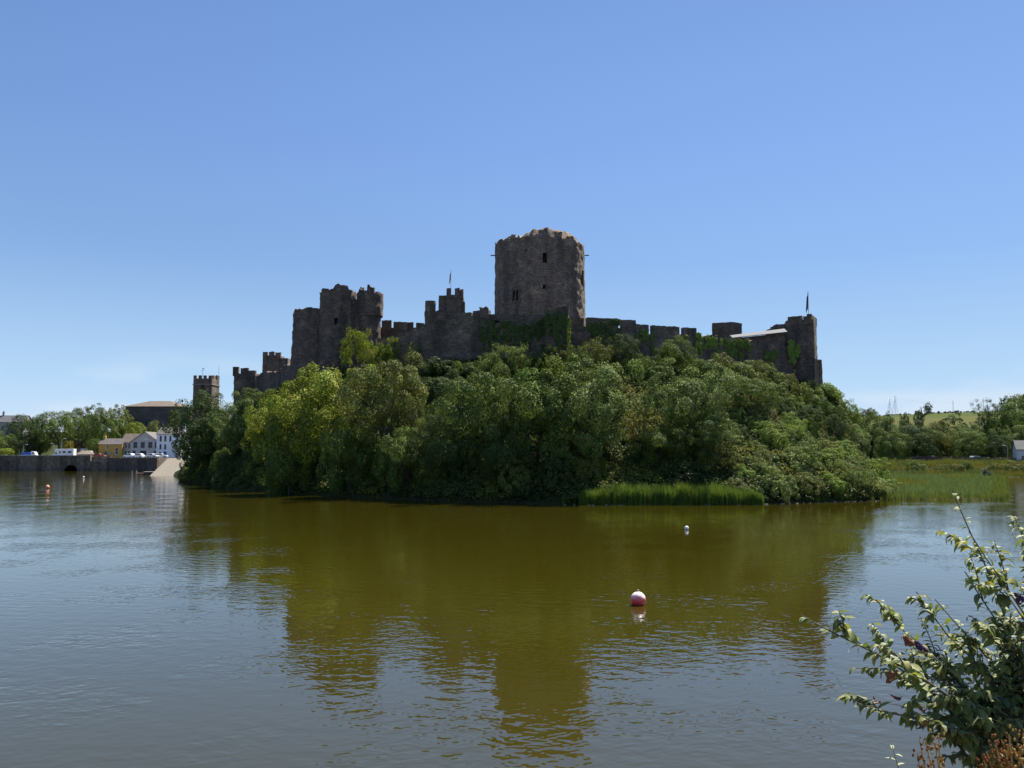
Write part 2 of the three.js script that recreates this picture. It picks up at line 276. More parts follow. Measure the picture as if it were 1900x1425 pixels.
// the great round keep
{
  const t = thing('round_keep', 'massive round stone keep with broken top rising over the castle wall', 'castle keep');
  const cx = X(1002, 158), cd = 158, r = 8.05, yb = 20, yt = Y(457, 158), ang = a => r * a; // arc length from the nearest point
  const L = 2 * Math.PI * r, op = [];
  const win = (u, v0, v1, w, deep) => { const a = Math.asin(clamp((u - 1002) / 84.5, -1, 1)), s = ((a * r) + L) % L; op.push({ s0: s - w / 2, s1: s + w / 2, y0: Y(v1, 150), y1: Y(v0, 150), deep }); };
  win(1007.5, 468, 489, .75, 1.6); win(953.5, 535, 555, .45, 1.3); win(959.5, 535, 555, .45, 1.3); win(1008, 529, 537, .5, 1); win(1080.5, 491, 517, 1.1, 1.4); win(975, 462, 466, .3, .5); win(1042, 526, 529, .25, .5);
  const w = wallGeo({ path: circle(cx, cd, r, 120), closed: true, base: yb, top: (f) => yt + .35 * Math.cos(f * 2 * Math.PI + 2.4) + .35 * N(f * 9, 4) + (N(f * 26, 8) > .36 ? .45 : 0), thick: 1.6, cell: .25, rag: .32, bat: .35, rough: .16, openings: op, seed: 3 });
  part('wall', w.geo, M.keep, t);
  w.niches.forEach(g => part('window', g, M.keep, t));
  { // pale dressed surround of the double lancet
    const a = Math.asin((956.5 - 1002) / 84.5), y0 = Y(557, 150), y1 = Y(536, 150), gs = [box(.2, y1 - y0, .3, -.72, (y0 + y1) / 2, 0), box(.2, y1 - y0, .3, .72, (y0 + y1) / 2, 0), box(1.7, .2, .34, 0, y0 - .1, 0), new THREE.TorusGeometry(.72, .11, 6, 14, Math.PI).scale(1, .8, 1.3).translate(0, y1, 0)].map(g => g.toNonIndexed());
    const g = mergeGeometries(gs); g.rotateY(a); g.translate(cx + (r + .08) * Math.sin(a), 0, -(cd - (r + .08) * Math.cos(a))); g.setAttribute('color', new THREE.Float32BufferAttribute(new Float32Array(g.attributes.position.count * 3).fill(1.5), 3)); part('window_surround', g, M.keep, t);
  }
  { // mullion of the double lancet
    const a = Math.asin((956.5 - 1002) / 84.5), y0 = Y(556, 150), y1 = Y(533, 150); const g = box(.16, y1 - y0, .2); g.rotateY(a); g.translate(cx + (r + .0) * Math.sin(a), (y0 + y1) / 2, -(cd - (r + .0) * Math.cos(a))); g.setAttribute('color', new THREE.Float32BufferAttribute(new Float32Array(g.attributes.position.count * 3).fill(1), 3)); part('mullion', g, M.keep, t);
  }
  { // rubble of the broken stone vault
    const pos = [], uv = [], col = [], idx = [], nr = 22, na = 90, h = Y(426, 158) - yt;
    for (let i = 0; i <= nr; i++) for (let j = 0; j <= na; j++) { const q = i / nr, a = j / na * 2 * Math.PI, rr = q * (r - .35), x = cx + rr * Math.sin(a), d = cd - rr * Math.cos(a), lump = .34 * Math.round(2.3 * N(x * .6, d * .6)) + .3 * N(x * 1.7, d * 1.7);
      const qq = Math.hypot(x - cx - 1.9, d - cd) / 4.7; pos.push(x, yt - .5 + .75 * (1 - q * q) + (h - .75) * smooth(1.35, .75, qq) * .92 + lump * smooth(1, .8, q), -d); uv.push(rr * a / 10, q * .8); const c = .85 + .4 * N(x, d); col.push(c, c, c * .95); }
    for (let i = 0; i < nr; i++) for (let j = 0; j < na; j++) { const a = i * (na + 1) + j; idx.push(a, a + na + 1, a + na + 2, a, a + na + 2, a + 1); }
    const g = new THREE.BufferGeometry(); g.setAttribute('position', new THREE.Float32BufferAttribute(pos, 3)); g.setAttribute('uv', new THREE.Float32BufferAttribute(uv, 2)); g.setAttribute('color', new THREE.Float32BufferAttribute(col, 3)); g.setIndex(idx); g.computeVertexNormals();
    part('vault', g, M.keep, t);
  }
  const stub = (u, v, D, w, h, sd) => { const p = at(u, v, D); const g = wallGeo({ path: circle(p.x, D, w / 2, 8), closed: true, base: p.y - h - 1.2, top: p.y, thick: .3, cell: .25, rag: .35, rough: .25, seed: sd }).geo; part('parapet_stub', g, M.keep, t); };
  stub(949, 439, 153.5, 1.5, .6, 11); stub(1036, 432, 151.5, 1.7, .6, 12); stub(1057, 440, 153, 1.5, .6, 13);
  for (const [u, s] of [[917, -1], [1086, 1]]) part('spout', box(1.1, .16, .2, cx + s * 8.35, Y(474, 158), -cd), M.bark, t);
  settle(t, cx, yb, cd);
}

// curtain wall round the hilltop
const wallPlan = [[700, 150], [780, 146.5], [905, 141.5], [1015, 139.5], [1090, 140], [1210, 143], [1300, 146], [1400, 151], [1470, 154.5]];
const wallD = u => { for (let i = 1; i < wallPlan.length; i++) if (u <= wallPlan[i][0]) { const [a, b] = wallPlan[i - 1], [c, d] = wallPlan[i]; return lerp(b, d, clamp((u - a) / (c - a))); } return 154.5; };
{
  const t = thing('curtain_wall', 'long battlemented grey stone curtain wall running below the round keep', 'castle wall');
  const tops = [[700, 628], [735, 622], [775, 607], [800, 597], [845, 591], [905, 584], [1015, 584], [1056, 600], [1090, 607], [1150, 610], [1206, 620], [1263, 621], [1294, 622], [1332, 624], [1400, 633], [1462, 643], [1480, 645]];
  const vTop = u => { for (let i = 1; i < tops.length; i++) if (u <= tops[i][0]) { const [a, b] = tops[i - 1], [c, d] = tops[i]; return lerp(b, d, clamp((u - a) / (c - a))); } return 645; };
  const path = []; for (let u = 700; u <= 1470; u += 10) path.push([X(u, wallD(u), vTop(u)), wallD(u)]);
  const w = wallGeo({ path, base: (f, c) => GH(c.x, c.d) - 1.5, top: (f, c) => Y(vTop(950 + c.x / c.d * FOCAL * .998), c.d), thick: 1.6, cell: .4, rag: .22, rough: .2, seed: 5, openings: [{ s0: 21.7, s1: 22.6, y0: Y(598, 141), y1: Y(592, 141), deep: .8 }] });
  part('wall', w.geo, M.wall, t); w.niches.forEach(g => part('window', g, M.wall, t));
  [[846, 874, 580, 591], [877, 906, 576, 587], [1058, 1084, 590, 607], [1091, 1148, 590, 606], [1155, 1181, 593, 608], [1181.2, 1205, 602, 617], [1212, 1262, 605, 620], [1270, 1294, 608, 622]].forEach(([a, b, c, d], i) => merlon(t, a, b, c, d, wallD(a) - .05, M.wall, 40 + i, .9, wallD(b) - .05));
  { const g = wallGeo({ path: rect(X(1013, 137), X(1056, 137), 136.6, 141), closed: true, base: 17, top: Y(571, 137), cell: .35, rag: .25, rough: .18, seed: 61 }).geo; part('turret', g, M.wall, t); }
  { const p = at(898, 574, 141); part('rubble', wallGeo({ path: circle(p.x, 142, .75, 8), closed: true, base: p.y - 1.3, top: p.y + .3, cell: .25, rag: .4, rough: .2, seed: 62, thick: .3 }).geo, M.wall, t); }
  settle(t, 0, 18, 146);
}
{ // inner wall seen between the gate tower and the flag turret
  const t = thing('inner_wall', 'short battlemented wall between the gate tower and the flag turret', 'castle wall');
  part('wall', wallGeo({ path: [[X(690, 168), 168], [X(800, 168), 168]], base: 19, top: Y(608, 168), cell: .4, rag: .1, rough: .1, seed: 70 }).geo, M.far, t);
  [[707, 725, 594, 608], [729, 755, 597, 608], [755.5, 766, 598, 608], [771, 786, 599, 608]].forEach(([a, b, c, d], i) => merlon(t, a, b, c, d, 167.9, M.far, 72 + i));
  settle(t, X(745, 168), 19, 168);
}
{ // stepped turret that carries the flag beside the keep
  const t = thing('flag_turret', 'stepped ruined turret left of the keep with a flagpole', 'castle tower'), D = 160;
  part('wall', wallGeo({ path: rect(X(787, D), X(862, D), D, D + 6), closed: true, base: 19, top: Y(577, D), cell: .35, rag: .3, rough: .12, seed: 81 }).geo, M.far, t);
  part('turret', wallGeo({ path: circle(X(797, D), D + .8, .98, 14), closed: true, base: Y(600, D), top: Y(557.5, D), cell: .3, rag: .06, rough: .08, seed: 82, thick: .4 }).geo, M.far, t);
  part('wall', wallGeo({ path: rect(X(812, D), X(830, D), D + 1, D + 4), closed: true, base: 20, top: Y(546.5, D), cell: .35, rag: .12, rough: .1, seed: 83 }).geo, M.far, t);
  part('wall', wallGeo({ path: rect(X(827, D), X(858, D), D + .2, D + 4), closed: true, base: 20, top: Y(545, D), cell: .35, rag: .3, rough: .12, seed: 84 }).geo, M.far, t);
  [[827.5, 836, 534.5, 548], [843, 852, 534.5, 547], [852.5, 859, 537, 549], [856, 862, 560, 578]].forEach(([a, b, c, d], i) => merlon(t, a, b, c, d, D + .1, M.far, 85 + i, 1.1));
  settle(t, X(825, D), 19, D);
}
function flagpole(label, u, vTop, vBase, D, color, w, h) {
  const p = at(u, vBase, D), q = at(u, vTop, D), t = thing('flagpole', label, 'flagpole', [p.x, p.y, p.z]);
  part('pole', new THREE.CylinderGeometry(.05, .07, q.y - p.y, 8).translate(0, (q.y - p.y) / 2, 0), M.white, t);
  const g = new THREE.PlaneGeometry(w, h, 10, 12), a = g.attributes.position;
  for (let i = 0; i < a.count; i++) { const x = a.getX(i) + w / 2, y = a.getY(i); a.setXYZ(i, -x * .38 * (1 - .3 * y / h), y - x * 1.5 - .12 * Math.sin(x * 5), .16 * Math.sin(x * 12 + y * 2)); }
  g.computeVertexNormals(); g.translate(0, q.y - p.y - h / 2 - .05, 0);
  part('flag', g, color, t);
}
const cloth = (r, g, b) => new THREE.MeshPhysicalMaterial({ color: new THREE.Color().setRGB(r, g, b), roughness: .9, transmission: .3, thickness: 0, side: THREE.DoubleSide });
flagpole('slender flagpole with a limp pale flag on the turret left of the keep', 836.5, 500, 552, 162, cloth(.3, .32, .36), .8, 1.7);
flagpole('flagpole with a dark limp flag on the square tower at right', 1500.5, 540, 590, 157, cloth(.05, .06, .1), 1.0, 2.6);

{ // great gate tower at the left
  const t = thing('gate_tower', 'tall dark ruined double tower with a gap in its broken top', 'castle tower'), D = 163;
  const gb = 14;
  part('wall', wallGeo({ path: [[X(539, D + 3), D + 4], [X(545, D + 1), D + .8], [X(560, D), D], [X(596, D), D], [X(598, D), D + 9], [X(541, D + 3), D + 9]], closed: true, base: gb, top: f => Y(575, D) + (f > .12 && f < .3 ? .35 : 0), cell: .4, rag: .4, bat: .9, rough: .22, seed: 91 }).geo, M.gate, t);
  const xl = X(585, D - 2), xr = X(650, D - 2);
  part('wall', wallGeo({ path: [[xl, D + .5], [xl + 1.1, D - 2], [xr - 2.2, D - 3], [xr, D - 1.5], [xr, D + 7], [xl, D + 7]], closed: true, base: gb, top: (f, c) => Y(c.x > X(618, D - 2) && c.x < X(647, D) ? 530 : 537, D - 2), cell: .35, rag: .45, bat: .5, rough: .22, seed: 92, openings: [{ s0: 5.2, s1: 5.8, y0: Y(606, D), y1: Y(596, D), deep: 1 }] }).geo, M.gate, t);
  part('wall', wallGeo({ path: [[X(642, D), D - 1.2], [X(672, D), D - 1.2], [X(672, D), D + 5], [X(642, D), D + 5]], closed: true, base: gb, top: Y(558, D), cell: .35, rag: .35, rough: .2, seed: 93 }).geo, M.gate, t);
  const rr = (X(709, D) - X(661, D)) / 2, rx = (X(709, D) + X(661, D)) / 2;
  part('wall', wallGeo({ path: circle(rx - .15, D, rr - .25, 40), closed: true, base: gb, top: Y(570, D), cell: .35, rag: .1, rough: .16, seed: 94 }).geo, M.gate, t);
  part('parapet', wallGeo({ path: circle(rx, D, rr + .02, 40), closed: true, base: Y(588, D), top: f => Y(544, D) + (f > .86 || f < .05 ? .3 : 0), cell: .3, rag: .55, rough: .18, seed: 95, thick: .9 }).geo, M.gate, t);
  part('parapet_stub', wallGeo({ path: circle(X(671, D), D - .6, .45, 8), closed: true, base: Y(552, D), top: Y(535, D), cell: .25, rag: .25, rough: .1, seed: 96, thick: .3 }).geo, M.gate, t);
  part('parapet_stub', wallGeo({ path: circle(X(688, D), D - .9, .75, 8), closed: true, base: Y(552, D), top: Y(533.5, D), cell: .25, rag: .5, rough: .15, seed: 97, thick: .3 }).geo, M.gate, t);
  part('merlon', wallGeo({ path: circle(X(654.5, D), D - .8, .45, 8), closed: true, base: Y(566, D), top: Y(551, D), cell: .25, rag: .1, rough: .1, seed: 98, thick: .3 }).geo, M.gate, t);
  settle(t, X(625, D), gb, D);
}
{ // lower outworks left of the gate tower
  const t = thing('outer_wall', 'ragged dark wall stepping down left from the tall double tower', 'castle wall'), D = 176;
  const tp = [[478, 697], [486, 691], [512, 690], [522, 680], [545, 670]];
  const f = u => { for (let i = 1; i < tp.length; i++) if (u <= tp[i][0]) return lerp(tp[i - 1][1], tp[i][1], clamp((u - tp[i - 1][0]) / (tp[i][0] - tp[i - 1][0]))); return 670; };
  const path = []; for (let u = 474; u <= 548; u += 6) { const d = lerp(184, 170, (u - 474) / 74); path.push([X(u, d), d]); }
  part('wall', wallGeo({ path, base: 8, top: (q, c) => Y(f(950 + c.x / c.d * FOCAL), c.d), cell: .4, rag: .35, rough: .15, seed: 101 }).geo, M.gate, t);
  settle(t, X(510, 178), 8, 178);
  const s = thing('corner_tower', 'squat dark corner tower with two battlements above the left trees', 'castle tower'), E = 186;
  part('wall', wallGeo({ path: [[X(431, E), E + 2], [X(434, E), E], [X(474, E), E], [X(477, E), E + 6], [X(431, E), E + 6]], closed: true, base: 7, top: Y(693, E), cell: .4, rag: .12, rough: .12, seed: 104 }).geo, M.gate, s);
  [[431.5, 442, 680.5, 693], [446, 460, 682.5, 693], [460.5, 474, 687.5, 693]].forEach(([a, b, c, d], i) => merlon(s, a, b, c, d, E - .05, M.gate, 106 + i));
  settle(s, X(454, E), 7, E);
  const q = thing('stair_turret', 'small pale brown square turret left of the tall double tower', 'castle tower'), F = 205;
  part('wall', wallGeo({ path: rect(X(486.5, F), X(518, F), F, F + 4.4), closed: true, base: 12, top: Y(659, F), cell: .4, rag: .06, rough: .07, seed: 111 }).geo, M.keep, q);
  [[486.5, 495.5, 652.5, 660], [498, 508, 652.5, 660], [510, 520, 653.5, 660]].forEach(([a, b, c, d], i) => merlon(q, a, b, c, d, F - .05, M.keep, 112 + i, .6));
  part('wall', wallGeo({ path: rect(X(518, F), X(532, F), F + .5, F + 4), closed: true, base: 12, top: Y(664, F), cell: .4, rag: .1, rough: .07, seed: 116 }).geo, M.keep, q);
  settle(q, X(503, F), 12, F);
}
{ // distant church tower
  const D = 330, t = thing('church_tower', 'square battlemented church tower standing alone at far left of the castle', 'church tower'), xa = X(359, D), xb = X(393, D);
  part('wall', wallGeo({ path: rect(xa, xb, D, D + 9), closed: true, base: 12, top: Y(702, D), cell: .6, rag: 0, rough: .06, seed: 121, openings: [{ s0: 3.2, s1: 3.9, y0: Y(728, D), y1: Y(712, D), deep: 1 }] }).geo, M.far, t);
  part('string_course', box(xb - xa + .5, .35, 9.5, (xa + xb) / 2, Y(713, D), -D - 4.5), std(.2, .18, .16), t);
  [[359, 364.5], [368.5, 374], [377.5, 383], [387, 393]].forEach(([a, b], i) => merlon(t, a, b, 696.5, 702, D - .05, M.far, 122 + i, .6));
  [[396.5, 400.5, 332.2, 334.6], [403.5, 407.5, 336.2, 338.8]].forEach(([a, b, d0, d1], i) => merlon(t, a, b, 697, 702, d0, M.far, 128 + i, .6, d1));
  const p = at(376, 700, D + 1); const q = at(376, 683, D + 1).y - p.y;
  part('weather_vane', mergeGeometries([new THREE.CylinderGeometry(.06, .08, q, 6).translate(p.x, p.y + q / 2, p.z), box(1.5, .08, .06, p.x, p.y + q * .75, p.z), box(.7, .3, .05, p.x + .2, p.y + q * .95, p.z)]), M.metal, t);
  const e = at(406, 696, D + 1), eh = at(406, 678, D + 1).y - e.y; part('mast', new THREE.CylinderGeometry(.05, .06, eh, 6).translate(e.x, e.y + eh / 2, e.z), M.metal, t);
  settle(t, (xa + xb) / 2, 12, D);
}
{ // right-hand tower group
  const D = 155, t = thing('square_tower', 'tall square tower with a flag at the right end of the castle wall', 'castle tower');
  const x0 = X(1464, D), x1 = X(1508, D), x2 = X(1519, D + 4);
  part('wall', wallGeo({ path: [[x0, D + 1], [x1, D - 1.2], [x2, D + 4.5], [x0 + 1.2, D + 6]], closed: true, base: 13, top: Y(594, D), cell: .35, rag: .1, bat: .45, rough: .12, seed: 131, openings: [{ s0: 9.0, s1: 9.6, y0: Y(640, D), y1: Y(630, D), deep: .8 }] }).geo, M.gate, t);
  [[1464, 1490, 587, 596, 1], [1493, 1508.5, 586.5, 596, -.8]].forEach(([a, b, c, d, o], i) => merlon(t, a, b, c, d, D + (i ? -.5 : .9), M.gate, 132 + i, .9, D + (i ? -1.3 : -.35)));
  merlon(t, 1508.5, 1518.5, 587, 598, D - 1.1, M.gate, 136, .8, D + 4);
  part('wall', wallGeo({ path: rect(X(1447, D), X(1466, D), D + 1.2, D + 5), closed: true, base: 16, top: Y(600, D), cell: .35, rag: .15, rough: .1, seed: 137 }).geo, M.gate, t);
  part('wall', wallGeo({ path: rect(X(1437, D), X(1450, D), D + 1.4, D + 5), closed: true, base: 16, top: Y(607, D), cell: .35, rag: .15, rough: .1, seed: 138 }).geo, M.gate, t);
  part('buttress', wallGeo({ path: [[X(1506, D), D - 1.6], [X(1524, D), D - .6], [X(1531, D), D + 4], [X(1510, D), D + 6]], closed: true, base: 12, top: (f, c) => Y(668, D) - .35 * Math.max(0, c.x - X(1522, D)), cell: .35, rag: .12, bat: .2, rough: .1, seed: 139 }).geo, M.keep, t);
  settle(t, X(1492, D), 13, D);
  const b = thing('chimney_block', 'plain rectangular stone block standing above the right end of the wall', 'castle turret');
  part('wall', wallGeo({ path: [[X(1325, 158), 159], [X(1359, 158), 157.6], [X(1383, 158), 159.5], [X(1350, 158), 163]], closed: true, base: 18, top: Y(598, 158), cell: .35, rag: .05, rough: .08, seed: 141 }).geo, M.wall, b);
  settle(b, X(1353, 156), 18, 156);
  const h = thing('roofed_hall', 'low building with a bright lean-to roof behind the right wall', 'building');
  const p0 = at(1359, 627, 153.4), p1 = at(1461, 616, 153.4);
  const g = new THREE.BufferGeometry(), dz = 1.7, dy = 1.0, th = .12, P = [];
  for (const o of [0, th]) for (const [p, k] of [[p0, 0], [p1, 0], [p1, 1], [p0, 1]]) P.push(p.x, p.y + (k ? dy * (p === p1 ? .78 : .62) : 0) + o - .05, p.z - k * dz);
  g.setAttribute('position', new THREE.Float32BufferAttribute(P, 3)); g.setIndex([4, 5, 6, 4, 6, 7, 0, 2, 1, 0, 3, 2, 0, 1, 5, 0, 5, 4, 1, 2, 6, 1, 6, 5, 2, 3, 7, 2, 7, 6, 3, 0, 4, 3, 4, 7]);
  const flat = g.toNonIndexed(); flat.computeVertexNormals();
  part('roof', flat, std(.13, .13, .135, .85), h);
  part('wall', wallGeo({ path: [[p0.x + .5, 154], [p1.x - .2, 154], [p1.x - .2, 156], [p0.x + .5, 156]], closed: true, base: 18, top: (f, c) => lerp(p0.y, p1.y, clamp((c.x - p0.x) / (p1.x - p0.x))) - .04, cell: .4, rag: .02, rough: .05, seed: 143 }).geo, M.gate, h);
  settle(h, (p0.x + p1.x) / 2, 18, 158);
}

// ------------------------------------------------------------ foliage
// a crown of leaf sprays, 1 unit in radius; tints vary leaf by leaf (dye of the leaf, not light)
function crownGeo(seed, { clumps = 90, leaves = 130, leaf = .045, clump = .2, low = -.75, hang = .2, fill = .25, aspect = .55, lump = .25, spiky = 0, round = true, taper = 0 }) {
  const r = rng(seed), pos = [], col = [], idx = [], c = V(), d = V(), n = V(), p = V(), ax = V(), sd = V(), up = V(0, 1, 0);
  const gauss = () => (r() + r() + r() - 1.5) * 1.15;
  for (let k = 0; k < clumps; k++) {
    const y = lerp(low, 1, (k + r()) / clumps), a = k * 2.39996 + r() * .9, q = Math.sqrt(Math.max(0, 1 - y * y));
    d.set(q * Math.cos(a), y, q * Math.sin(a));
    const inner = r() < fill, rad = (inner ? .35 + .4 * r() : .78 + .2 * r()) * (1 + lump * N(d.x * 1.6 + seed, d.y * 1.6, d.z * 1.6) * 1.6 + (spiky && r() < spiky ? .22 * r() : 0));
    c.copy(d).multiplyScalar(rad); if (y < .1) { const k = 1 - taper * (.1 - y); c.x *= k; c.z *= k; }
    const size = clump * (.65 + .7 * r()), ct = .82 + .36 * r(), cy = r(), cnt = Math.round(leaves * (.6 + .8 * r()));
    for (let i = 0; i < cnt; i++) {
      n.set(gauss(), gauss(), gauss()); if (round && n.dot(d) < 0 && r() < .7) n.negate(); if (round) n.normalize().multiplyScalar(1.25 - .7 * r() * r() + (r() < .08 ? .35 * r() : 0)); p.copy(n).multiplyScalar(size * .62).add(c);
      n.normalize().multiplyScalar(round ? .8 : .55).addScaledVector(d, round ? .3 : .5).addScaledVector(up, .3).add(sd.set(r() - .5, r() - .5, r() - .5).multiplyScalar(1.3)).normalize();
      ax.set(r() - .5, r() - .5 - hang, r() - .5).addScaledVector(d, .35); ax.addScaledVector(n, -ax.dot(n)).normalize();
      sd.crossVectors(n, ax);
      const l = leaf * (.65 + .7 * r()), w = l * aspect, b = pos.length / 3, f = l * .16;
      pos.push(p.x - ax.x * l * .5, p.y - ax.y * l * .5, p.z - ax.z * l * .5,
        p.x + sd.x * w * .5 + n.x * f, p.y + sd.y * w * .5 + n.y * f, p.z + sd.z * w * .5 + n.z * f,
        p.x + ax.x * l * .5, p.y + ax.y * l * .5, p.z + ax.z * l * .5,
        p.x - sd.x * w * .5 + n.x * f, p.y - sd.y * w * .5 + n.y * f, p.z - sd.z * w * .5 + n.z * f);
      const v = ct * (.62 + .6 * r() + (r() < .1 ? .4 : 0)), yl = .86 + .32 * (.6 * cy + .4 * r());
      for (let z = 0; z < 4; z++) col.push(v * yl, v, v * (1.15 - .3 * yl));
      idx.push(b, b + 1, b + 2, b, b + 2, b + 3);
    }
  }
  const g = new THREE.BufferGeometry(); g.setAttribute('position', new THREE.Float32BufferAttribute(pos, 3)); g.setAttribute('color', new THREE.Float32BufferAttribute(col, 3)); g.setIndex(idx); g.computeVertexNormals(); return g;
}
const CROWN = {
  broad: [1, 2, 3].map(s => crownGeo(s, { clumps: 62, leaves: 350, leaf: .05, clump: .3, lump: .7, fill: .16, taper: .38 })),
  ash: [11, 12, 13].map(s => crownGeo(s, { clumps: 76, leaves: 265, leaf: .05, clump: .26, hang: .3, aspect: .5, lump: .7, fill: .2, taper: .36 })),
  thin: [21, 22].map(s => crownGeo(s, { clumps: 62, leaves: 85, leaf: .045, clump: .16, hang: .4, aspect: .4, lump: .5, fill: .45, round: false })),
  dense: [31, 32].map(s => crownGeo(s, { clumps: 105, leaves: 200, leaf: .045, clump: .22, lump: .42, fill: .12, taper: .15 })),
  shrub: [41, 42, 43, 44].map(s => crownGeo(s, { clumps: 75, leaves: 85, leaf: .085, clump: .26, low: -.25, lump: .38, hang: .25, spiky: .25, fill: .15 })),
  spray: [51, 52].map(s => crownGeo(s, { clumps: 75, leaves: 80, leaf: .1, clump: .22, low: -.2, lump: .45, hang: -.5, aspect: .25, spiky: .5, fill: .2, round: false })),
  far: [61, 62, 63].map(s => crownGeo(s, { clumps: 130, leaves: 60, leaf: .07, clump: .18, lump: .35, fill: .15 })),
};
function leafMat(r, g, b, t = .24) { return new THREE.MeshPhysicalMaterial({ color: new THREE.Color().setRGB(r, g, b), roughness: .93, specularIntensity: .3, clearcoat: .09, clearcoatRoughness: .38, transmission: t, thickness: 0, vertexColors: true, side: THREE.DoubleSide }); }
const LEAF = { lime: leafMat(.225, .27, .034, .3), green: leafMat(.112, .158, .032), ash: leafMat(.15, .2, .056), dark: leafMat(.066, .099, .027), olive: leafMat(.142, .16, .038), yellow: leafMat(.25, .22, .035, .3), bramble: leafMat(.18, .228, .066), fresh: leafMat(.185, .258, .046, .3), far: leafMat(.08, .116, .035), farDark: leafMat(.058, .086, .028), purple: leafMat(.05, .026, .026), dry: leafMat(.19, .18, .07) };
function trunkGeo(seed, limbs) { // 1 unit to the crown's middle
  const r = rng(seed), gs = [tube([V(0, -.08, 0), V(.03 * (r() - .5), .35, .03), V(.1 * (r() - .5), .75, .1 * (r() - .5)), V(.14 * (r() - .5), 1.25, .1 * (r() - .5))], .055, .012, 10, 7)];
  for (let i = 0; i < limbs; i++) { const a = i * 2.4 + r(), h = .3 + .55 * r(), l = .35 + .35 * r(), e = V(Math.cos(a) * l, h + .3 + .35 * r(), Math.sin(a) * l), m = V(Math.cos(a) * l * .45, h + .12, Math.sin(a) * l * .45); gs.push(tube([V(0, h, 0), m, e], .026, .006, 6, 5)); for (let k = 0; k < 2; k++) gs.push(tube([m.clone().lerp(e, .3 + .3 * k), e.clone().add(V((r() - .5) * .4, .1 + .15 * r(), (r() - .5) * .4))], .011, .003, 3, 4)); }
  return mergeGeometries(gs);
}
const TRUNK = [trunkGeo(5, 8), trunkGeo(6, 10), trunkGeo(7, 12)];
let treeCount = 0;
// a tree whose crown top is at elevation v, seen u across and D metres out, w metres across
function tree(name, label, u, v, D, w, kind, leaf, { group, low = .12, deep = .9, category = 'tree', bark = M.bark } = {}) {
  const k = treeCount++, p = at(u, v, D), g0 = GH(p.x, D), h = Math.max(1.5, p.y - g0), lowY = h * low, cy = (h * 1.02 + lowY) / 2, ry = (h - lowY) / 2;
  const t = thing(name, label, category, [p.x, g0 - .1, -D], 0, group), list = CROWN[kind];
  const tr = part('trunk', TRUNK[k % 3], bark, t); const ty = Math.min(cy, h * .6); tr.scale.set(Math.min(w * .55, h * .7), ty, Math.min(w * .55, h * .7)); tr.rotation.y = k * 1.7;
  const c = part('crown', list[k % list.length], LEAF[leaf], t); c.position.y = cy; c.scale.set(w / 2, ry, w / 2 * deep); c.rotation.y = k * 2.1;
  return t;
}
// hill trees, left to right
tree('tree', 'large dark round tree at the water on the left tip of the hill', 390, 731, 174, 15, 'dense', 'dark', { low: -.06 });
tree('tree', 'dark low tree overhanging the slipway at the left tip of the hill', 360, 782, 182, 6.5, 'dense', 'dark', { low: -.02 });
tree('tree', 'feathery mid-green tree just right of the dark left tip tree', 455, 738, 156, 10, 'ash', 'ash', { low: 0 });
tree('tree', 'slim feathery tree in front of the squat corner tower', 478, 724, 174, 6.5, 'spray', 'ash', { low: .2 });
tree('tree', 'yellow-green tree low in front of the stepped outer wall', 508, 736, 143, 9, 'broad', 'lime', { low: 0 });
tree('tree', 'tall bright yellow-green tree in front of the tall double tower', 592, 679, 132, 14, 'broad', 'lime', { low: .02 });
tree('tree', 'dark green tree filling the shore below the bright yellow-green tree', 540, 775, 130, 8, 'broad', 'green', { low: -.05 });
tree('tree', 'dark tree at the water below the double tower, left of centre', 650, 770, 121, 8, 'broad', 'green', { low: -.05 });
tree('tree', 'tall greyish tree with pale bare branches right of the double tower', 714, 667, 123, 12, 'ash', 'olive', { low: .05, bark: M.paleBark });
tree('tree', 'thin scraggy tree with bare pale twigs left of the shaded cliff', 788, 738, 119, 6.5, 'thin', 'olive', { low: .05, bark: M.paleBark });
tree('tree', 'dark spreading tree over the water below the thin scraggy tree', 760, 790, 115, 8, 'broad', 'green', { low: -.05 });
tree('tree', 'rounded green tree below the keep, left of the two biggest crowns', 880, 689, 114, 11, 'ash', 'green', { low: .02 });
tree('tree', 'dark tree at the shore below the left side of the keep', 835, 775, 113, 8, 'broad', 'dark', { low: -.04 });
tree('tree', 'big dense tree directly below the keep, left of a pair', 1000, 680, 111.5, 12, 'broad', 'green', { low: .0 });
tree('tree', 'big dense tree directly below the keep, right of a pair', 1096, 668, 111.5, 12, 'broad', 'ash', { low: .0 });
tree('tree', 'dark leaning tree over the water left of the bright reeds', 940, 790, 110, 7.5, 'broad', 'dark', { low: -.03 });
tree('tree', 'dark bushy tree behind the left end of the bright reeds', 1055, 800, 109, 7, 'dense', 'green', { low: 0 });
tree('tree', 'small yellowing tree between the pair below the keep and the pale ash', 1186, 738, 111, 5.5, 'thin', 'yellow', { low: .1 });
tree('tree', 'large pale ash-like tree at the middle of the right slope', 1278, 684, 114, 11, 'ash', 'ash', { low: .05 });
tree('tree', 'dark green tree below the large pale ash-like tree', 1225, 790, 110.5, 7, 'broad', 'green', { low: 0 });
tree('tree', 'pale leafy tree low on the slope behind the bright reeds', 1318, 770, 112, 6.5, 'ash', 'ash', { low: 0 });
tree('tree', 'round glossy dark tree on the right slope below the chimney block', 1390, 701, 126, 8, 'dense', 'green', { low: 0 });
tree('tree', 'dark oval tree below the square tower with the flag', 1492, 752, 136, 6, 'dense', 'dark', { low: -.05 });
tree('tree', 'narrow dark tree on the lit slope right below the square tower', 1548, 768, 140, 4.4, 'dense', 'farDark', { low: -.05 });
